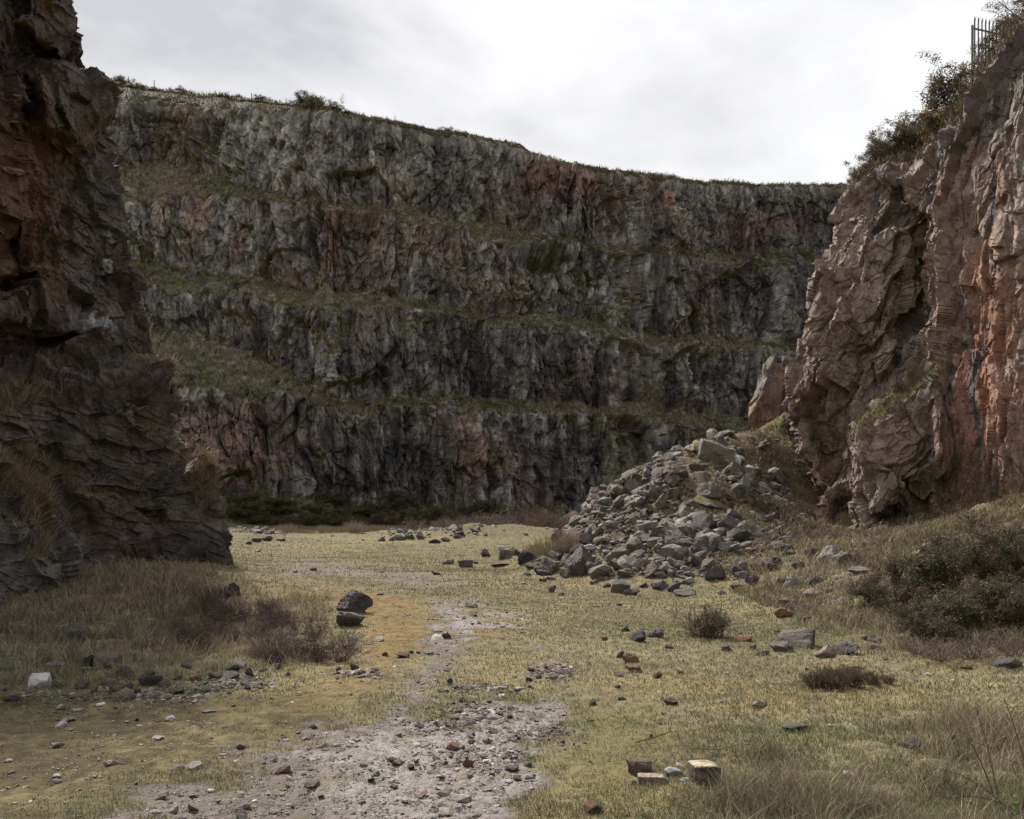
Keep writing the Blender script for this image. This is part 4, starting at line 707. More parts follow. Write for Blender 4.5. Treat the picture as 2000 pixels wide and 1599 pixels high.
CL = [(930, 1392, 60, 16), (1078, 1315, 40, 13), (870, 1420, 45, 10), (1050, 1432, 50, 8), (960, 1480, 60, 16), (270, 1355, 130, 14), (440, 1335, 70, 12), (700, 1315, 40, 6), (940, 1345, 60, 8)]
ppx, ppy = proj(pts); cl = np.zeros(len(pts))
for c in CL: cl = np.maximum(cl, ga(ppx, ppy, *c))
pr = .62 * g ** 1.5 + .8 * cl + .012 + .02 * (1 - tl) + .30 * o_ * sm(fbm(pts * 1.3, 3, 72), -.3, .3); keep = r.uniform(size=len(pts)) < pr; pts, cl, g = pts[keep], cl[keep], g[keep]
sz = (.008 + .010 * r.pareto(2.7, len(pts)) + .075 * cl * (r.uniform(size=len(pts)) < .6) * r.uniform(size=len(pts))); sz = np.clip(sz, 0, .15) * np.clip(pts[:, 1] / 9, .8, 2.2)
chips('gravel', pts, sz, pal(len(pts), r, [(.22, .19, .17), (.14, .12, .105), (.34, .31, .28), (.20, .12, .085), (.42, .40, .37)], [.42, .33, .14, .08, .03]), M_CLIFF, .42, 2)
# scree rubble
n = 60000; px = r.uniform(1070, 1600, n); D_ = r.uniform(20, 38, n); x = (px - 1000) / F * D_; z = hf(x, D_); pts = np.stack([x, D_, z], -1).astype(f32); ppx, ppy = proj(pts)
sd = np.maximum(-poly_d(ppx, ppy, TAL), -poly_d(ppx, ppy, [(1420, 850), (1545, 800), (1585, 1000), (1570, 1110), (1430, 1130)]) - 22 - 16 * (noise(pts * .9, 80) < .1)); keep = (sd + 26 * noise(pts * .8, 77) > 0) & (r.uniform(size=n) < .36 * (.15 + .85 * sm(noise(pts * .55, 78), -.45, .05))); pts = pts[keep]; n = len(pts)
sz = np.clip(.04 + .06 * r.pareto(1.9, n), 0, .6)
chips('scree_rubble', pts, sz, pal(n, r, [(.165, .15, .132), (.23, .21, .19), (.125, .104, .086), (.16, .105, .08), (.085, .075, .067)], [.40, .14, .28, .06, .12]), M_CLIFF, .75, 4, 1)
# stony bits on the banks
n = 26000; px = r.uniform(1100, 2060, n); D_ = r.uniform(10, 34, n) ; x = (px - 1000) / F * D_; z = hf(x, D_); pts = np.stack([x, D_, z], -1).astype(f32)
keep = (z > .12) & (r.uniform(size=n) < (.16 + .5 * ga(px, D_, 1480, 28, 60, 5)) * sm(noise(pts * .7, 79), -.25, .5)); pts = pts[keep]; n = len(pts)
chips('bank_gravel', pts, np.clip(.05 + .05 * r.pareto(2.6, n), 0, .35), pal(n, r, [(.2, .18, .165), (.14, .12, .11), (.27, .25, .23), (.2, .12, .09)]), M_CLIFF, .65, 6, 1)
# rubble at the far floor edge
n = 9000; px = r.uniform(440, 1120, n); D_ = r.uniform(56, 86, n); x = (px - 1000) / F * D_; pts = np.stack([x, D_, hf(x, D_)], -1).astype(f32)
keep = r.uniform(size=n) < np.clip(ga(px, D_, 520, 66, 40, 6) + ga(px, D_, 830, 62, 60, 4) * .7 + ga(px, D_, 920, 58, 30, 2.5) + .01, 0, 1) * .5; pts = pts[keep]; n = len(pts)
chips('far_rubble', pts, np.clip(.15 + .12 * r.pareto(2.6, n), 0, .8), pal(n, r, [(.2, .18, .165), (.14, .12, .11), (.27, .25, .23)]), M_CLIFF, .65, 8, 1)
print('stones', time.time() - T0)

# ---------------------------------------------------------------- grass
def blades(name, P, h, w, lean, col, seed=0, bent=True, mat=None):
    r = np.random.default_rng(seed); n = len(P); a = r.uniform(0, 6.28, n); la = r.uniform(0, 6.28, n)
    side = np.stack([np.cos(a), np.sin(a), np.zeros(n)], -1) * (w / 2)[:, None]; L_ = np.stack([np.cos(la), np.sin(la), np.zeros(n)], -1) * (lean * h)[:, None]
    up_ = np.stack([np.zeros(n), np.zeros(n), h], -1)
    if bent:
        V = np.stack([P - side, P + side, P + up_ * .6 + L_ * .35 + side * .7, P + up_ * .6 + L_ * .35 - side * .7, P + up_ * .95 + L_], 1)
        f = np.array([(0, 1, 2), (0, 2, 3), (3, 2, 4)]); k = 5
    else:
        V = np.stack([P - side, P + side, P + up_ + L_], 1); f = np.array([(0, 1, 2)]); k = 3
    Fc = (f[None] + (np.arange(n) * k)[:, None, None]).reshape(-1, 3)
    C = np.repeat(np.clip(col, 0, 1)[:, None], k, 1).astype(f32)
    return tag(link(name, mesh_np(name, V.reshape(-1, 3), Fc, mat or M_LEAF, C.reshape(-1, 3))), kind='stuff')
STRAW = np.array((.34, .285, .19), f32); GRN = np.array((.135, .145, .07), f32); BRN = np.array((.17, .135, .09), f32)
def gcolour(P, n, tl):
    q = P * np.array((1, 1, 0), f32); m1 = fbm(q * .5, 4, 131); m2 = fbm(q * 2.3, 3, 133); u = r.uniform(size=n)
    base = np.where((u < .62 + 1.0 * (m1 + .6 * m2) - .35 * sm(proj(P)[1], 1250, 1420))[:, None], STRAW, GRN); base = np.where((r.uniform(size=n) < .13 + .5 * tl * sm(m2, .05, .4))[:, None], BRN, base)
    return base * r.uniform(.6, 1.35, (n, 1)).astype(f32), m1, m2
def turf(n, dlo, dhi, bent, seed, plo=-60, phi=2060):
    P = scatter(n, dlo, dhi, plo, phi); gc, g, o_, mR, tl = ground_col(P); c, m1, m2 = gcolour(P, n, tl)
    mossy = np.maximum(o_ * .93, mR * .55); px_, py_ = proj(P)
    pr = np.clip((1 - g * 1.1) * (1 - mossy) * (.55 + .6 * sm(m2 + m1, -.25, .3)) + .05 * mossy + .008, 0, 1); k = r.uniform(size=n) < pr
    P, c, tl, g, m1, m2, mo, gc = P[k], c[k], tl[k], g[k], m1[k], m2[k], mossy[k], gc[k]; n = len(P)
    c = c * (1 - .75 * mo[:, None]) + gc[:, :3] * .75 * mo[:, None] * 1.3
    h = (.022 + .02 * r.uniform(size=n)) * (1 - .5 * mo) + tl * (.02 + .16 * r.uniform(size=n) ** 2) * (.25 + 1.2 * sm(m2 + .4 * m1, -.1, .4)); h *= np.clip(P[:, 1] / 16, 1, 1.7)
    w = np.clip(.0007 * P[:, 1], .004, .06) * r.uniform(.7, 1.5, n); return blades('grass', P, h, w, r.uniform(.2, 1.1, n), c, seed, bent)
turf(290000, 4.6, 13, True, 1, -350, 2400); turf(165000, 13, 30, True, 2, -200, 2250); turf(120000, 28, 80, False, 3)
# long grass on the bank left, clumped, and straw clumps in the corner: clumps of blades
def clumps(name, C0, nb, rad, hh, colf, seed):
    n = len(C0); P = np.repeat(C0, nb, 0); m = len(P); a = r.uniform(0, 6.28, m); q = rad * np.sqrt(r.uniform(size=m)); P = P + np.stack([np.cos(a) * q, np.sin(a) * q, np.zeros(m)], -1).astype(f32)
    P[:, 2] = hf(P[:, 0], P[:, 1]); h = np.repeat(hh, nb) * r.uniform(.5, 1.15, m); w = np.clip(.00065 * P[:, 1], .004, .05) * r.uniform(.7, 1.4, m)
    c = np.repeat(colf, nb, 0) * r.uniform(.65, 1.3, (m, 1)); blades(name, P, h, w, r.uniform(.25, 1.2, m), c, seed)
P = scatter(10500, 4.6, 30, -250, 2400); _, _, _, tq = ground_col(P)[1:]; m1 = fbm(P * .8, 3, 140); k = r.uniform(size=len(P)) < tq * (.05 + .7 * sm(m1, .0, .35)); P = P[k]; n = len(P)
cc = np.where((r.uniform(size=n) < .62)[:, None], STRAW * .95, np.where((r.uniform(size=n) < .5)[:, None], GRN, BRN)); clumps('long_grass', P, 16, .09, r.uniform(.06, .21, n), cc, 11)
# dry grass over banks and slopes (sampled in depth, the slopes face the viewer)
n = 190000; px = r.uniform(1380, 2330, n); D_ = r.uniform(10.5, 38, n); x = (px - 1000) / F * D_; P = np.stack([x, D_, hf(x, D_)], -1).astype(f32); m1 = fbm(P * .7, 3, 145); q1, q2 = proj(P)
k = (P[:, 2] > .10) & (r.uniform(size=n) < .75 * sm(m1, -.35, .15)) & (poly_d(q1, q2, TAL) > -6); P = P[k]; n = len(P); m1 = m1[k]
cc = np.where((r.uniform(size=n) < .4)[:, None], STRAW * .8, np.where((r.uniform(size=n) < .35 + .4 * sm(m1, 0, .4))[:, None], np.array((.15, .14, .05), f32), np.array((.15, .105, .065), f32))) * r.uniform(.6, 1.3, (n, 1))
blades('bank_grass', P, r.uniform(.03, .16, n) * (.6 + .9 * sm(m1, -.1, .4)), .0011 * P[:, 1] * r.uniform(.6, 1.3, n), r.uniform(.3, 1.3, n), cc, 13)
# ledge grass of the walls
def on_mesh(Pm, mask, n, rr): idx = np.flatnonzero(mask.ravel()); idx = idx[rr.integers(0, len(idx), n)]; return Pm.reshape(-1, 3)[idx] + rr.normal(size=(n, 3)).astype(f32) * .05
n = 70000; P = on_mesh(FAR_P[:-10], (FAR_G[:-10] > .55), n, r); m1 = fbm(P * .15, 3, 151); m2 = fbm(P * .5, 3, 152)
cc = np.where((r.uniform(size=n) < .35 + .8 * m1)[:, None], np.array((.19, .16, .095), f32), np.where((r.uniform(size=n) < .55)[:, None], np.array((.10, .105, .045), f32), np.array((.11, .085, .06), f32))) * r.uniform(.6, 1.3, (n, 1))
blades('ledge_grass', P, r.uniform(.1, .4, n) * (.6 + .8 * sm(m2, -.1, .4)), r.uniform(.06, .16, n), r.uniform(.3, 1.2, n), cc, 15, False)
n = 16000; P = on_mesh(FAR_P[-34:-7], np.ones(FAR_P[-34:-7].shape[:2], bool), n, r); m1 = fbm(P * .25, 3, 153); cc = np.where((r.uniform(size=n) < .5)[:, None], np.array((.15, .125, .065), f32), np.array((.09, .085, .04), f32)) * r.uniform(.6, 1.3, (n, 1)); blades('rim_grass', P, r.uniform(.15, .5, n) * (.5 + sm(m1, -.1, .4)), r.uniform(.06, .16, n), r.uniform(.3, 1.2, n), cc, 16, False)
q1, q2 = proj(LEFT_P); dm = np.zeros(q1.shape, f32); front = np.zeros(q1.shape, bool); front[:, :NCl + 14] = True
for (cx, cy, a_, b_, s_) in ((335, 660, 22, 30, 1), (355, 720, 18, 26, 1), (180, 290, 12, 14, .8), (402, 915, 16, 36, .9), (385, 860, 10, 30, .5), (60, 950, 50, 40, .8), (235, 870, 16, 10, .3), (150, 1010, 25, 14, .3), (285, 850, 12, 14, .25), (270, 962, 16, 8, .4), (225, 600, 6, 6, .1), (20, 780, 40, 20, .3), (60, 1070, 30, 14, .6)): dm = np.maximum(dm, s_ * ga(q1, q2, cx, cy, a_, b_))
k = (dm > r.uniform(size=dm.shape) * 1.5) & front & (r.uniform(size=dm.shape) < .5); P = LEFT_P[k]; n = len(P)
P = np.repeat(P, 3, 0); n = len(P); cc = np.where((r.uniform(size=n) < .6)[:, None], np.array((.26, .21, .135), f32), np.array((.16, .125, .07), f32)) * r.uniform(.6, 1.3, (n, 1)); blades('wall_grass', P, r.uniform(.12, .45, n), r.uniform(.008, .022, n), r.uniform(.4, 1.5, n), cc, 17)
q1, q2 = proj(RIGHT_P); dm = np.zeros(q1.shape, f32)
for (cx, cy, a_, b_, s_, an) in ((1755, 775, 75, 8, 1, -37), (1835, 935, 55, 12, .8, -32), (1590, 830, 12, 30, .3, 0), (1880, 960, 60, 20, .5, -20)): dm = np.maximum(dm, s_ * ga(q1, q2, cx, cy, a_, b_, an))
k = dm > r.uniform(size=dm.shape) * 1.6; P = np.repeat(RIGHT_P[k], 2, 0); n = len(P); cc = np.where((r.uniform(size=n) < .55)[:, None], np.array((.24, .20, .10), f32), np.array((.13, .14, .05), f32)) * r.uniform(.6, 1.3, (n, 1)); blades('ledge_grass', P, r.uniform(.06, .22, n), r.uniform(.008, .02, n), r.uniform(.4, 1.3, n), cc, 19)
RP = RIM_P.reshape(-1, 3); n = 60000; P = RP[r.integers(0, len(RP), n)] + r.normal(size=(n, 3)).astype(f32) * np.array((.15, .15, .02), f32); cc = np.where((r.uniform(size=n) < .4)[:, None], np.array((.20, .16, .09), f32), np.where((r.uniform(size=n) < .5)[:, None], np.array((.10, .09, .04), f32), np.array((.12, .085, .06), f32))) * r.uniform(.6, 1.3, (n, 1)); blades('rim_grass', P, r.uniform(.08, .3, n), r.uniform(.015, .035, n), r.uniform(.3, 1.3, n), cc, 21)
print('grass', time.time() - T0)

# ---------------------------------------------------------------- shrubs
class Soup:
    def __init__(s): s.V = []; s.F = []; s.C = []; s.n = 0
    def add(s, V, Fc, col):
        V = np.asarray(V, f32).reshape(-1, 3); s.V.append(V); s.F.append(np.asarray(Fc) + s.n); s.n += len(V); s.C.append(np.broadcast_to(np.asarray(col, f32), (len(V), 3)))
    def mesh(s, name, mat): return mesh_np(name, np.concatenate(s.V), np.concatenate(s.F), mat, np.concatenate(s.C))
def tube(sp, P, r0, r1, col):
    P = np.asarray(P, f32); k = len(P); rr = np.linspace(r0, r1, k)[:, None]; a = np.array([(1, 0, 0), (-.5, .87, 0), (-.5, -.87, 0)], f32); b = np.array([(1, 0, 0), (-.5, 0, .87), (-.5, 0, -.87)], f32)
    d = np.abs(P[-1] - P[0]); o = a if d[2] > max(d[0], d[1]) else (b if d[1] > d[0] else a[:, [2, 1, 0]])
    V = (P[:, None] + o[None] * rr[:, :, None]).reshape(-1, 3); Fc = []
    for i in range(k - 1):
        for j in range(3): a0, a1 = i * 3 + j, i * 3 + (j + 1) % 3; Fc += [(a0, a1, a1 + 3), (a0, a1 + 3, a0 + 3)]
    sp.add(V, Fc, col)
def path(p0, d, L_, k, r, wig, up):
    P = [p0]; d = d / np.linalg.norm(d)
    for i in range(k): d = d + r.normal(size=3) * wig + np.array((0, 0, up)); d = d / np.linalg.norm(d); P.append(P[-1] + d * L_ / k)
    return np.array(P), d
def bush_meshes(kind, seed):
    """a unit bush (about 1 high, 1 across)"""
    r = np.random.default_rng(seed); st, fo = Soup(), Soup(); tips = []
    ns, n2, n3 = dict(gorse=(16, 5, 3), rim=(9, 5, 1), dead=(30, 5, 3), bramble=(40, 5, 3), low=(60, 2, 0), reed=(260, 0, 0))[kind]
    for i in range(ns):
        a = r.uniform(0, 6.28); sp = r.uniform(.1, 1.05) if kind not in ('reed', 'low') else r.uniform(0, .55)
        d = np.array((math.cos(a) * sp, math.sin(a) * sp, 1 if kind != 'low' else .8)); q = r.uniform(0, .12 if kind not in ('low', 'reed') else .34); p0 = np.array((math.cos(a) * q, math.sin(a) * q, -.03))
        Ls = r.uniform(.6, 1.05) * (1 if kind != 'low' else .5); P, d1 = path(p0, d, Ls, 5 if kind != 'reed' else 3, r, .16 if kind != 'reed' else .1, .02 if kind not in ('dead', 'bramble') else -.02)
        cst = {'gorse': (.07, .055, .04), 'rim': (.06, .048, .038), 'dead': (.13, .095, .075), 'bramble': (.075, .052, .042), 'low': (.085, .062, .042), 'reed': (.30, .24, .17)}[kind]
        cst = np.array(cst) * r.uniform(.6, 1.35); tube(st, P, .009 if kind != 'reed' else .004, .003, cst)
        for j in range(n2):
            t = r.uniform(.3, 1); k = min(int(t * 5), 4); b = P[k] * (1 - (t * 5 - k)) + P[k + 1] * (t * 5 - k); d2 = d1 * .5 + r.normal(size=3) * .55 + np.array((0, 0, .15))
            Q, d3 = path(b, d2, r.uniform(.14, .36), 3, r, .25, .03); tube(st, Q, .0045, .002, cst * r.uniform(.8, 1.2)); tips.append((Q[-1], d3)); tips.append((Q[2], d3))
            for m in range(n3): Q2, d4 = path(Q[r.integers(1, 4)], d3 + r.normal(size=3) * .7, r.uniform(.07, .2), 2, r, .2, 0); tube(st, Q2, .003, .0015, cst * r.uniform(.8, 1.3)); tips.append((Q2[-1], d4))
    if kind in ('gorse', 'rim', 'low'):
        per, ln, rad = dict(gorse=(26, .055, .05), rim=(40, .05, .052), low=(22, .045, .02))[kind]
        T = np.array([t[0] for t in tips]); n = len(T) * per; B = np.repeat(T, per, 0) + r.normal(size=(n, 3)) * rad * np.repeat(r.uniform(.5, 1.2, len(T)), per)[:, None]
        if kind == 'low': B = np.repeat(T, per, 0) + r.normal(size=(n, 3)) * np.array((.012, .012, .05))
        d = r.normal(size=(n, 3)); d[:, 2] = np.abs(d[:, 2]) * .8 + .1; d /= np.linalg.norm(d, axis=1, keepdims=True); s_ = np.cross(d, r.normal(size=(n, 3))); s_ /= np.linalg.norm(s_, axis=1, keepdims=True)
        le = ln * r.uniform(.6, 1.4, (n, 1)); V = np.stack([B - s_ * le * .16, B + s_ * le * .16, B + d * le], 1).reshape(-1, 3); Fc = np.arange(n * 3).reshape(-1, 3)
        c = np.array({'gorse': (.082, .084, .042), 'rim': (.095, .085, .045), 'low': (.075, .065, .035)}[kind]) * r.uniform(.5, 1.6, (n, 1)); tone = np.repeat(r.uniform(0, 1, len(T)), per)
        c = np.where((tone < .5)[:, None], np.array((.13, .095, .062)) * r.uniform(.6, 1.3, (n, 1)), c)
        fo.add(V, Fc, (0, 0, 0)); fo.C[-1] = np.repeat(c, 3, 0).astype(f32)
    return st.mesh('stems', M_TWIG), (fo.mesh('foliage', M_LEAF) if fo.n else None), np.array([t[0] for t in tips]) if tips else None
BM = {}
def bush(kind, loc, wid, hgt, name, label, group, cat='bush', var=0, yaw=None):
    if (kind, var) not in BM: BM[kind, var] = bush_meshes(kind, 400 + var * 13 + len(kind))
    st, fo, tp_ = BM[kind, var]; root = link(name, None, None, tuple(float(v) for v in loc)); tag(root, label, cat, group)
    root.scale = (wid, wid, hgt); root.rotation_euler = (0, 0, r.uniform(0, 6.28) if yaw is None else yaw); root.empty_display_size = .2
    link('stems', st, root)
    if fo: link('foliage', fo, root)
    return root, tp_
def gbush(kind, px, py, wpx, hpx, name, label, group=None, var=0, cat='bush', D=None):
    loc = hit(px, py)[0][0] if D is None else WP(px, py, D).reshape(3); d = loc[1]; return bush(kind, loc, wpx * d / F / 1.1, hpx * d / F / .95, name, label, group, cat, var)
def flowers(root, tips, n, col=(.62, .42, .03)):
    tips = tips[np.argsort(-tips[:, 2] + tips[:, 1])[:max(len(tips) * 2 // 3, 3)]]; B = tips[r.integers(0, len(tips), n)] + r.normal(size=(n, 3)) * .03; m = 4; B = np.repeat(B, m, 0) + r.normal(size=(n * m, 3)) * .008; d = r.normal(size=(n * m, 3)) * .022; e_ = r.normal(size=(n * m, 3)) * .022
    V = np.stack([B, B + d, B + e_], 1).reshape(-1, 3); me = mesh_np('blossom', V, np.arange(len(V)).reshape(-1, 3), M_LEAF, np.tile(np.array(col, f32), (len(V), 1))); link('blossom', me, root)
# large gorse at the right slope
GS = [(1760, 1195, 120, 100, 'dark spreading gorse bush at the lower end of the thicket'), (1850, 1175, 130, 120, 'tallest dark green gorse bush in the thicket under the lit wall'), (1940, 1150, 130, 120, 'dark gorse bush against the foot of the lit wall'), (1900, 1230, 130, 90, 'brown-green gorse bush in the front of the thicket'), (1990, 1230, 120, 100, 'gorse bush at the picture edge in the thicket'), (1815, 1255, 110, 70, 'brown low gorse bush at the turf edge'), (1990, 1130, 100, 90, 'small gorse bush high on the bank by the wall'), (1700, 1180, 70, 45, 'thin gorse sprawling over the slab at the end of the thicket'), (1880, 1120, 100, 70, 'gorse bush behind the tallest one')]
for i, g_ in enumerate(GS):
    rt, tp_ = gbush('gorse', *g_[:4], 'gorse_bush', g_[4], 'gorse bushes in the thicket', var=i % 3)
    if i in (1, 8): flowers(rt, tp_, 12)
for i, (x, y, w_, h_, lb) in enumerate([(1790, 1275, 90, 40, 'brown dead bush along the turf edge below the gorse'), (1900, 1285, 130, 55, 'long brown dead bush below the gorse thicket'), (1980, 1280, 90, 60, 'tangled grey-brown dead bush at the picture edge'), (1840, 1290, 90, 35, 'low dead bush between the two larger ones below the gorse')]): gbush('dead', x, y, w_, h_, 'dead_bush', lb, 'dead bushes below the gorse', var=i % 3)
gbush('dead', 1375, 1243, 120, 70, 'dry_bush', 'brown twiggy bush standing alone on the turf', None, 2); 
gbush('low', 1380, 1243, 90, 85, 'broom_bush', 'green-brown broom growing inside the lone twiggy bush', None, 1)
for i, (x, y, w_, h_) in enumerate(((1590, 1345, 60, 38), (1630, 1348, 70, 45), (1665, 1342, 70, 42), (1700, 1338, 50, 30), (1735, 1335, 34, 18), (1610, 1330, 60, 30), (1660, 1325, 50, 26))): gbush('low', x, y, w_, h_ * 1.5, 'heather_clump', ('low brown heather clump in the patch on the open turf', 'tallest heather clump in the patch on the open turf')[i == 1], 'heather clumps on the turf', var=i % 2, cat='heather')
# dark bramble patch on the left bank
i = 0
for k in range(400):
    x = rng.uniform(330, 700); y = rng.uniform(1175, 1300)
    if poly_d(np.array([x]), np.array([y]), [(350, 1215), (420, 1180), (540, 1190), (600, 1230), (700, 1262), (705, 1295), (560, 1298), (430, 1292), (340, 1262)])[0] > 0: continue
    w_ = rng.uniform(50, 90) * (y - 1000) / 250; gbush('bramble', x, y, w_, rng.uniform(28, 52), 'bramble', 'low dark brown leafless bramble in the patch on the grass bank', 'brambles on the grass bank', var=i % 3, cat='bramble'); i += 1
    if i >= 46: break
for i, (x, y, w_, h_) in enumerate(((300, 1180, 60, 36), (380, 1165, 60, 34), (250, 1230, 50, 26), (470, 1180, 50, 30), (330, 1235, 60, 30), (430, 1160, 40, 26), (80, 1180, 50, 30), (220, 1160, 50, 34), (150, 1190, 40, 24))): gbush('dead', x, y, w_, h_, 'dead_weed', 'thin dead weed stalks in the long grass under the dark wall', 'dead weeds in the long grass', var=i % 3, cat='weed')
# reeds by the pointed boulder and thickets further back
for i, (x, y, w_, h_, lb) in enumerate([(1065, 1092, 60, 46, 'pale dry reed clump beside the large pointed boulder'), (1095, 1085, 60, 50, 'tallest pale dry reed clump beside the pointed boulder'), (1120, 1075, 44, 40, 'pale reed clump against the scree foot'), (1040, 1085, 36, 26, 'short reed clump beside the loose boulders')]): gbush('reed', x, y, w_, h_, 'reed_clump', lb, 'reeds by the scree', var=i % 2, cat='reeds')
k = 0
for i in range(44):
    x = rng.uniform(880, 1120); D_ = rng.uniform(62, 88); xx = (x - 1000) / F * D_; s_ = rng.uniform(1.0, 2.0); bush('dead', (xx, D_, float(hf(np.array([xx]), np.array([D_]))[0])), s_ * 1.4, s_, 'scrub_bush', 'grey-brown leafless scrub bush in the far thicket below the quarry wall', 'scrub in the far thicket', var=i % 3)
for i in range(26):
    x = rng.uniform(560, 900); D_ = rng.uniform(60, 72); xx = (x - 1000) / F * D_; s_ = rng.uniform(.5, 1.0); bush('dead' if i % 2 else 'reed', (xx, D_, float(hf(np.array([xx]), np.array([D_]))[0])), s_ * 1.4, s_, 'dry_weed', 'dry straw-brown weed on the far edge of the floor', 'dry weeds at the far floor edge', var=i % 2, cat='weed')
FG = [(480, 1010), (520, 1025), (560, 1005), (600, 1020), (640, 1030), (690, 1030), (740, 1025), (800, 1020), (500, 1040), (860, 1015), (580, 1035), (660, 1010), (720, 1005), (620, 1000), (770, 1035), (840, 1030), (540, 990), (470, 985), (775, 985), (640, 985), (900, 1005), (950, 1000)]
FPx, FPy = proj(FAR_P[:45]); ff = FAR_P[:45].reshape(-1, 3)
for i, (x, y) in enumerate(FG):
    j = int(np.argmin((FPx.ravel() - x) ** 2 + (FPy.ravel() - y) ** 2)); s_ = rng.uniform(1.2, 2.2); bush('gorse', ff[j] - np.array((0, 0, .2)), s_ * 1.7, s_ * .8, 'green_shrub', 'dark green low shrub on the slope under the far wall', 'shrubs under the far wall', var=i % 3, cat='shrub')
# bank between scree and lit wall
for i, (x, y, w_, h_, kd, nm, lb) in enumerate([(1525, 800, 60, 34, 'gorse', 'gorse_bush', 'yellow-flowering gorse bush between the outcrop and the lit wall'), (1545, 850, 44, 36, 'gorse', 'gorse_bush', 'small dark gorse bush on the grassy bank by the wall edge'), (1535, 940, 60, 34, 'dead', 'dead_bush', 'brown dead bush low on the grassy bank'), (1500, 1000, 70, 44, 'dead', 'dead_bush', 'wide brown dead bush where the bank meets the scree'), (1545, 1010, 60, 46, 'dead', 'dead_bush', 'brown dead bush against the foot of the lit wall edge'), (1480, 1060, 60, 34, 'dead', 'dead_bush', 'brown dead bush among the lowest scree stones'), (1570, 1060, 60, 34, 'dead', 'dead_bush', 'dead bush in front of the wall edge'), (1640, 1060, 70, 36, 'dead', 'dead_bush', 'pale dead bush below the dark hollow of the lit wall'), (1700, 1060, 80, 44, 'dead', 'dead_bush', 'pale tangled dead bush beside the jutting block'), (1680, 1100, 60, 30, 'dead', 'dead_bush', 'dead bush in front of the tangled one on the bank'), (1240, 920, 40, 24, 'dead', 'dead_bush', 'thin dead bush on the crest of the scree'), (1455, 1120, 50, 30, 'dead', 'dead_bush', 'dead bush between dark stones at the scree foot'), (1720, 1140, 60, 30, 'dead', 'dead_bush', 'dead bush beside the end of the gorse thicket')]):
    if x == 1240: rt, tp_ = gbush(kd, x, y, w_, h_, nm, lb, None, i % 3, D=29.6)
    else: rt, tp_ = gbush(kd, x, y, w_, h_, nm, lb, None, i % 3)
    if i == 0: flowers(rt, tp_, 150)
q1, q2 = proj(RIGHT_P)
def wall_pt(x, y): j = int(np.argmin((q1[:, NWr:].ravel() - x) ** 2 + (q2[:, NWr:].ravel() - y) ** 2)); return RIGHT_P[:, NWr:].reshape(-1, 3)[j]
for i, (x, y, s_) in enumerate(((1570, 760, .7), (1590, 800, .8), (1600, 770, .6), (1580, 840, .6))): bush('dead', wall_pt(x, y) - np.array((0, .1, .3)), s_ * 1.2, s_, 'bare_twigs', 'pale leafless twigs growing from the lower edge of the lit wall', 'twigs on the lit wall', var=i % 3, cat='twigs')
# bushes along the top of the lit wall
qx, qy = proj(RP); 
def rim_pt(x, back):
    """a point of the slope above the rim, back metres behind the edge at picture column x"""
    e0 = RIM_P[-1]; a = proj(e0)[0]; a[:NWr] = 1e6; j = int(np.argmin(np.abs(a - x))); k = int(np.argmin(np.abs((RIM_P[:, j, 1] - RIM_P[-1, j, 1]) - back * .83))); return RIM_P[k, j]
RB = [(1665, .4, 1.0, 'low gorse at the very tip of the wall top'), (1690, .5, 1.0, 'dark gorse near the tip of the wall top'), (1715, .8, 1.3, 'open gorse above the grassy lip of the wall top'), (1740, 1.2, 1.5, 'tall open gorse leaning out over the sky above the grassy lip'), (1765, 1.2, 1.5, 'dense gorse behind the grassy lip'), (1795, 1.6, 1.6, 'gorse with scattered blooms left of the flowering one'), (1820, 1.4, 1.7, 'bright yellow flowering gorse on the wall top'), (1845, 2., 2.1, 'tall dark bush above the flowering gorse'), (1870, 2.5, 2.3, 'tallest dark bush below the steel fence'), (1892, 3.5, 1.8, 'dark bush beside the first pale of the steel fence'), (1915, 4, 1.4, 'bush in front of the steel fence'), (1940, 4.2, 1.4, 'bush in front of the middle of the steel fence'), (1960, 3.5, 1.5, 'brown bush at the covered end of the steel fence'), (1990, 3.6, 2.4, 'bare twiggy bush above the end of the steel fence'), (1880, 1.0, .8, 'small yellow-tipped gorse at the rock edge'), (1780, .3, .6, 'tiny gorse at the rock edge of the grassy lip'), (1975, 2.0, 1.2, 'low bush on the rock edge below the fence end'), (1700, 2.0, 1.3, 'gorse behind the tip of the wall top'), (1755, 3.2, 1.8, 'gorse set back behind the grassy lip'), (1810, 3.6, 2.0, 'gorse set back behind the flowering one')]
for i, (x, b_, s_, lb) in enumerate(RB):
    p_ = rim_pt(x, b_); kd = 'dead' if i in (13, 11) else 'rim'; s_ *= .9 if 9 <= i <= 12 else .72 if i == 13 else .8; rt, tp_ = bush(kd, p_ - np.array((0, 0, .15)), s_ * 1.15, s_, 'gorse_bush' if 'gorse' in lb else 'rim_bush', lb, 'bushes on the wall top', var=i % 4)
    if i == 6: flowers(rt, tp_, 420)
    if i in (5, 14, 19): flowers(rt, tp_, 120)
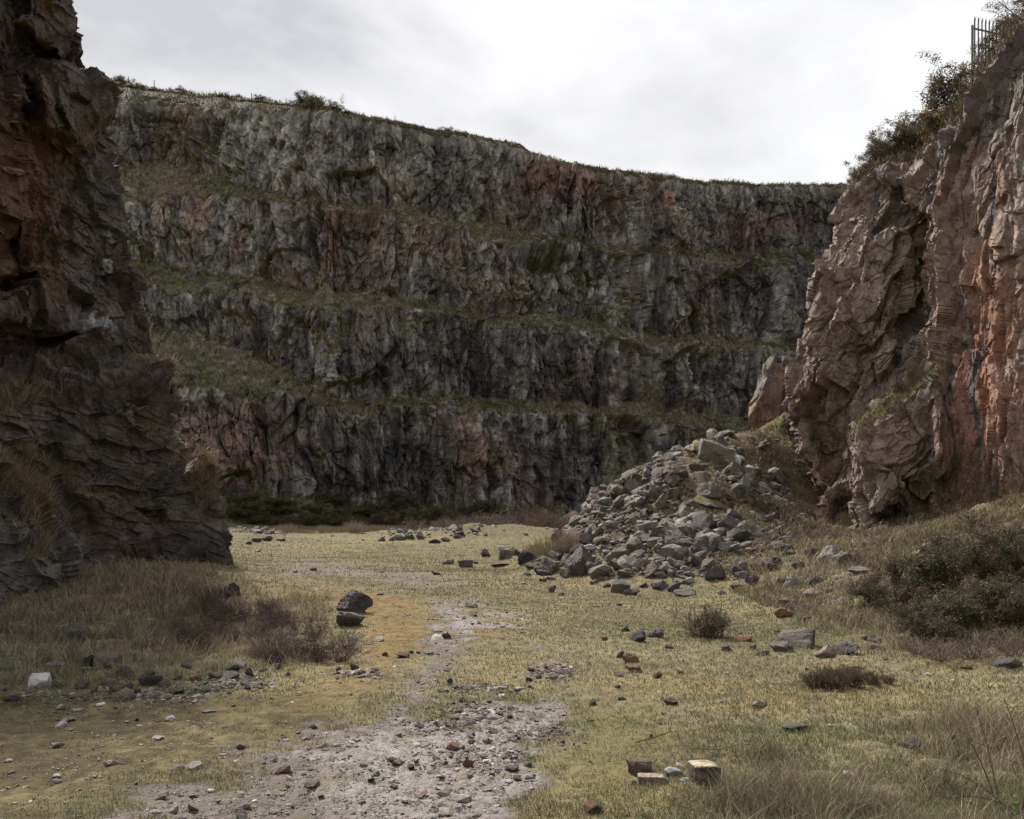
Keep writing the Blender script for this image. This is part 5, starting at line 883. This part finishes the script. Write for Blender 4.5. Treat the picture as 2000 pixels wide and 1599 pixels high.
# far rim: heath bushes and the thin posts
fr = FAR_P[-16]; frx = proj(fr)[0]
def far_rim(x, back=1.0): j = int(np.argmin(np.abs(frx - x))); return FAR_P[-15, j] + np.array((0, back, 0))
for i, (x, s_) in enumerate([(232, 1.3), (240, 1.1), (345, 1.2), (350, .8), (420, .8), (500, 1.2), (510, 1.0), (540, .7), (596, 2.2), (610, 1.8), (625, 1.9), (640, 1.5), (660, 1.0), (745, 1.1), (770, .7), (868, 1.2), (880, .9), (1075, 1.0), (1120, .7), (1280, 1.3), (1290, 1.1), (1318, 1.0), (1395, .8), (1460, .8), (1560, .8), (950, .7), (700, .7), (460, .8), (300, .8), (270, .9)]):
    p_ = far_rim(x); bush('rim' if i % 3 else 'gorse', p_ - np.array((0, 0, .25)), s_ * 1.6, s_, 'heath_bush', ('small dark heath bush on the skyline of the far wall', 'larger dark bush of the cluster on the skyline beside the last thin post')[595 < x < 650], 'heath bushes on the skyline', var=i % 3)
M_WOOD = flat_mat('weathered_wood', (.10, .085, .07), .85); M_STEEL = flat_mat('galvanised_steel', (.10, .10, .10), .6, .3)
def box(sp, c, s_, col=(.1, .1, .1), rot=0.):
    q = np.array([(a, b, d) for a in (-1, 1) for b in (-1, 1) for d in (-1, 1)], f32) * np.array(s_, f32) / 2; cr_, sr_ = math.cos(rot), math.sin(rot); q = np.stack([q[:, 0] * cr_ - q[:, 1] * sr_, q[:, 0] * sr_ + q[:, 1] * cr_, q[:, 2]], -1) + np.array(c, f32)
    sp.add(q, [(0, 1, 3), (0, 3, 2), (4, 6, 7), (4, 7, 5), (0, 4, 5), (0, 5, 1), (2, 3, 7), (2, 7, 6), (0, 2, 6), (0, 6, 4), (1, 5, 7), (1, 7, 3)], col)
for i, (x, y0, y1, lb) in enumerate([(199, 142, 158, 'thin post on the skyline closest to the dark wall'), (251, 149, 166, 'thin post on the skyline, second from the dark wall'), (301, 155, 173, 'thin post on the skyline, third from the dark wall'), (491, 179, 194, 'short thick-topped post alone on the skyline'), (584, 193, 206, 'thin post on the skyline beside the bush cluster')]):
    p_ = far_rim(x, .8); d = p_[1]; sp = Soup(); h_ = (y1 - y0) * d / F; tube(sp, [(0, 0, -.4), (0.01, 0, h_ * .5), (.03 * (i - 2), 0, h_ + .1)], .07, .055, (.1, .1, .1)); sp.add(np.array([(-.08, -.08, h_ + .08), (.08, -.08, h_ + .08), (0, .08, h_ + .08), (0, 0, h_ + .16)]), [(0, 1, 3), (1, 2, 3), (2, 0, 3), (0, 2, 1)], (.1, .1, .1))
    xx = (x - 1000) / F * d; tag(link('fence_post', sp.mesh('fence_post', M_WOOD), None, (float(xx), float(d), float(p_[2]))), lb, 'post', 'posts on the skyline')
# palisade fence
fence = link('palisade_fence', None, None, (16.18, 34.0, 17.05)); tag(fence, 'grey steel palisade fence with split pointed pales above the lit wall', 'fence'); dx, dy = .94 * .165, .34 * .165; yaw = math.atan2(dy, dx)
for k in range(13):
    sp = Soup(); H_ = 1.82
    for sgn in (-1, 1):       # folded pale: two flanges meeting at a ridge, each ending in an outward point
        V = []
        for z_ in (0, H_): V += [(0, -.012, z_), (sgn * .032, .01, z_), (sgn * .032, .014, z_), (0, -.006, z_)]
        V += [(sgn * .045, -.035, H_ + .15), (sgn * .043, -.031, H_ + .15)]
        sp.add(V, [(0, 1, 5), (0, 5, 4), (3, 7, 6), (3, 6, 2), (1, 2, 6), (1, 6, 5), (4, 5, 8), (5, 6, 9), (5, 9, 8), (6, 7, 9), (7, 4, 8), (7, 8, 9)], (.1, .1, .1))
    V = [(-.012, -.02, H_ - .01), (.012, -.02, H_ - .01), (.012, 0, H_ - .01), (-.012, 0, H_ - .01), (0, -.012, H_ + .17)]; sp.add(V, [(0, 1, 4), (1, 2, 4), (2, 3, 4), (3, 0, 4)], (.1, .1, .1))
    o = link('pale', sp.mesh('pale', M_STEEL), fence, (k * dx, k * dy, 0)); o.rotation_euler = (0, 0, yaw + rng.normal() * .04)
for z_ in (.35, 1.55): sp = Soup(); box(sp, (dx * 6, dy * 6 + .035, z_), (.165 * 12.6, .03, .05), rot=yaw); link('rail', sp.mesh('rail', M_STEEL), fence)
for k in (0, 12): sp = Soup(); box(sp, (dx * k - .05, dy * k + .09, .75), (.06, .06, 1.9), rot=yaw); link('post', sp.mesh('post', M_STEEL), fence)
# bramble stems in the bottom right corner, dead stalks in the straw, a twig on the moss
sp = Soup(); rr = np.random.default_rng(5)
base = hit(2010, 1598)[0][0]
for (x, y, D_) in ((1832, 1500, 5.3), (1880, 1430, 5.5), (1905, 1380, 5.7), (1960, 1360, 5.4), (1985, 1330, 5.6), (1850, 1560, 5.1), (2030, 1340, 5.5)):
    e_ = WP(x, y, D_).reshape(3); b0 = base + rr.normal(size=3) * np.array((.12, .1, 0)); m_ = (b0 + e_) / 2 + np.array((0, 0, .12)); t = np.linspace(0, 1, 9)[:, None]; P_ = b0 * (1 - t) ** 2 + 2 * m_ * t * (1 - t) + e_ * t ** 2; tube(sp, P_, .006, .002, (.085, .06, .05))
    for j in (3, 5, 6, 7): Q, _ = path(P_[j], rr.normal(size=3) + np.array((0, 0, .4)), rr.uniform(.06, .2), 3, rr, .2, .02); tube(sp, Q, .0025, .001, (.1, .07, .055))
root = link('bramble', None, None, (0, 0, 0)); tag(root, 'long bare bramble stems arching up in the bottom corner of the photo', 'bramble'); link('stems', sp.mesh('stems', M_TWIG), root)
fo = Soup(); B = base + rr.normal(size=(60, 3)) * np.array((.06, .06, .03)) + np.array((-.1, 0, .08)); d = rr.normal(size=(60, 3)) * .014; e_ = rr.normal(size=(60, 3)) * .014; fo.add(np.stack([B, B + d, B + e_], 1).reshape(-1, 3), np.arange(180).reshape(-1, 3), (.11, .17, .035)); link('leaves', fo.mesh('leaves', M_LEAF), root)
for (x, y, hp, lb) in ((1700, 1440, 95, 'tall thin dead stalk in the straw grass, left one of the pair'), (1712, 1430, 70, 'shorter thin dead stalk in the straw grass beside the tall one')):
    sp = Soup(); b0 = hit(x, y)[0][0]; hh_ = hp * b0[1] / F
    for j in range(7): Q, _ = path(b0 + rr.normal(size=3) * np.array((.05, .05, 0)), np.array((rr.normal() * .1, rr.normal() * .1, 1.)), hh_ * rr.uniform(.5, 1), 5, rr, .06, 0); tube(sp, Q, .0025, .0012, (.16, .12, .085))
    tag(link('dead_stalk', sp.mesh('dead_stalk', M_TWIG)), lb, 'stalk')
sp = Soup(); Pq = hit(np.array([1240, 1275, 1310, 1345, 1400, 1450, 1530]), np.array([1452, 1448, 1440, 1466, 1472, 1462, 1466]))[0]; Pq[:, 2] += np.array((.01, .03, .05, .02, .03, .04, .01)); tube(sp, Pq, .005, .002, (.10, .07, .05)); Q, _ = path(Pq[2], np.array((.1, 0, 1.)), .14, 4, rr, .15, 0); tube(sp, Q, .003, .0015, (.1, .07, .05)); tag(link('twig', sp.mesh('twig', M_TWIG)), 'long thin dead twig lying on the moss above the sawn block', 'twig')
print('plants', time.time() - T0)
print('done', time.time() - T0, 'objects', len(sc.objects))
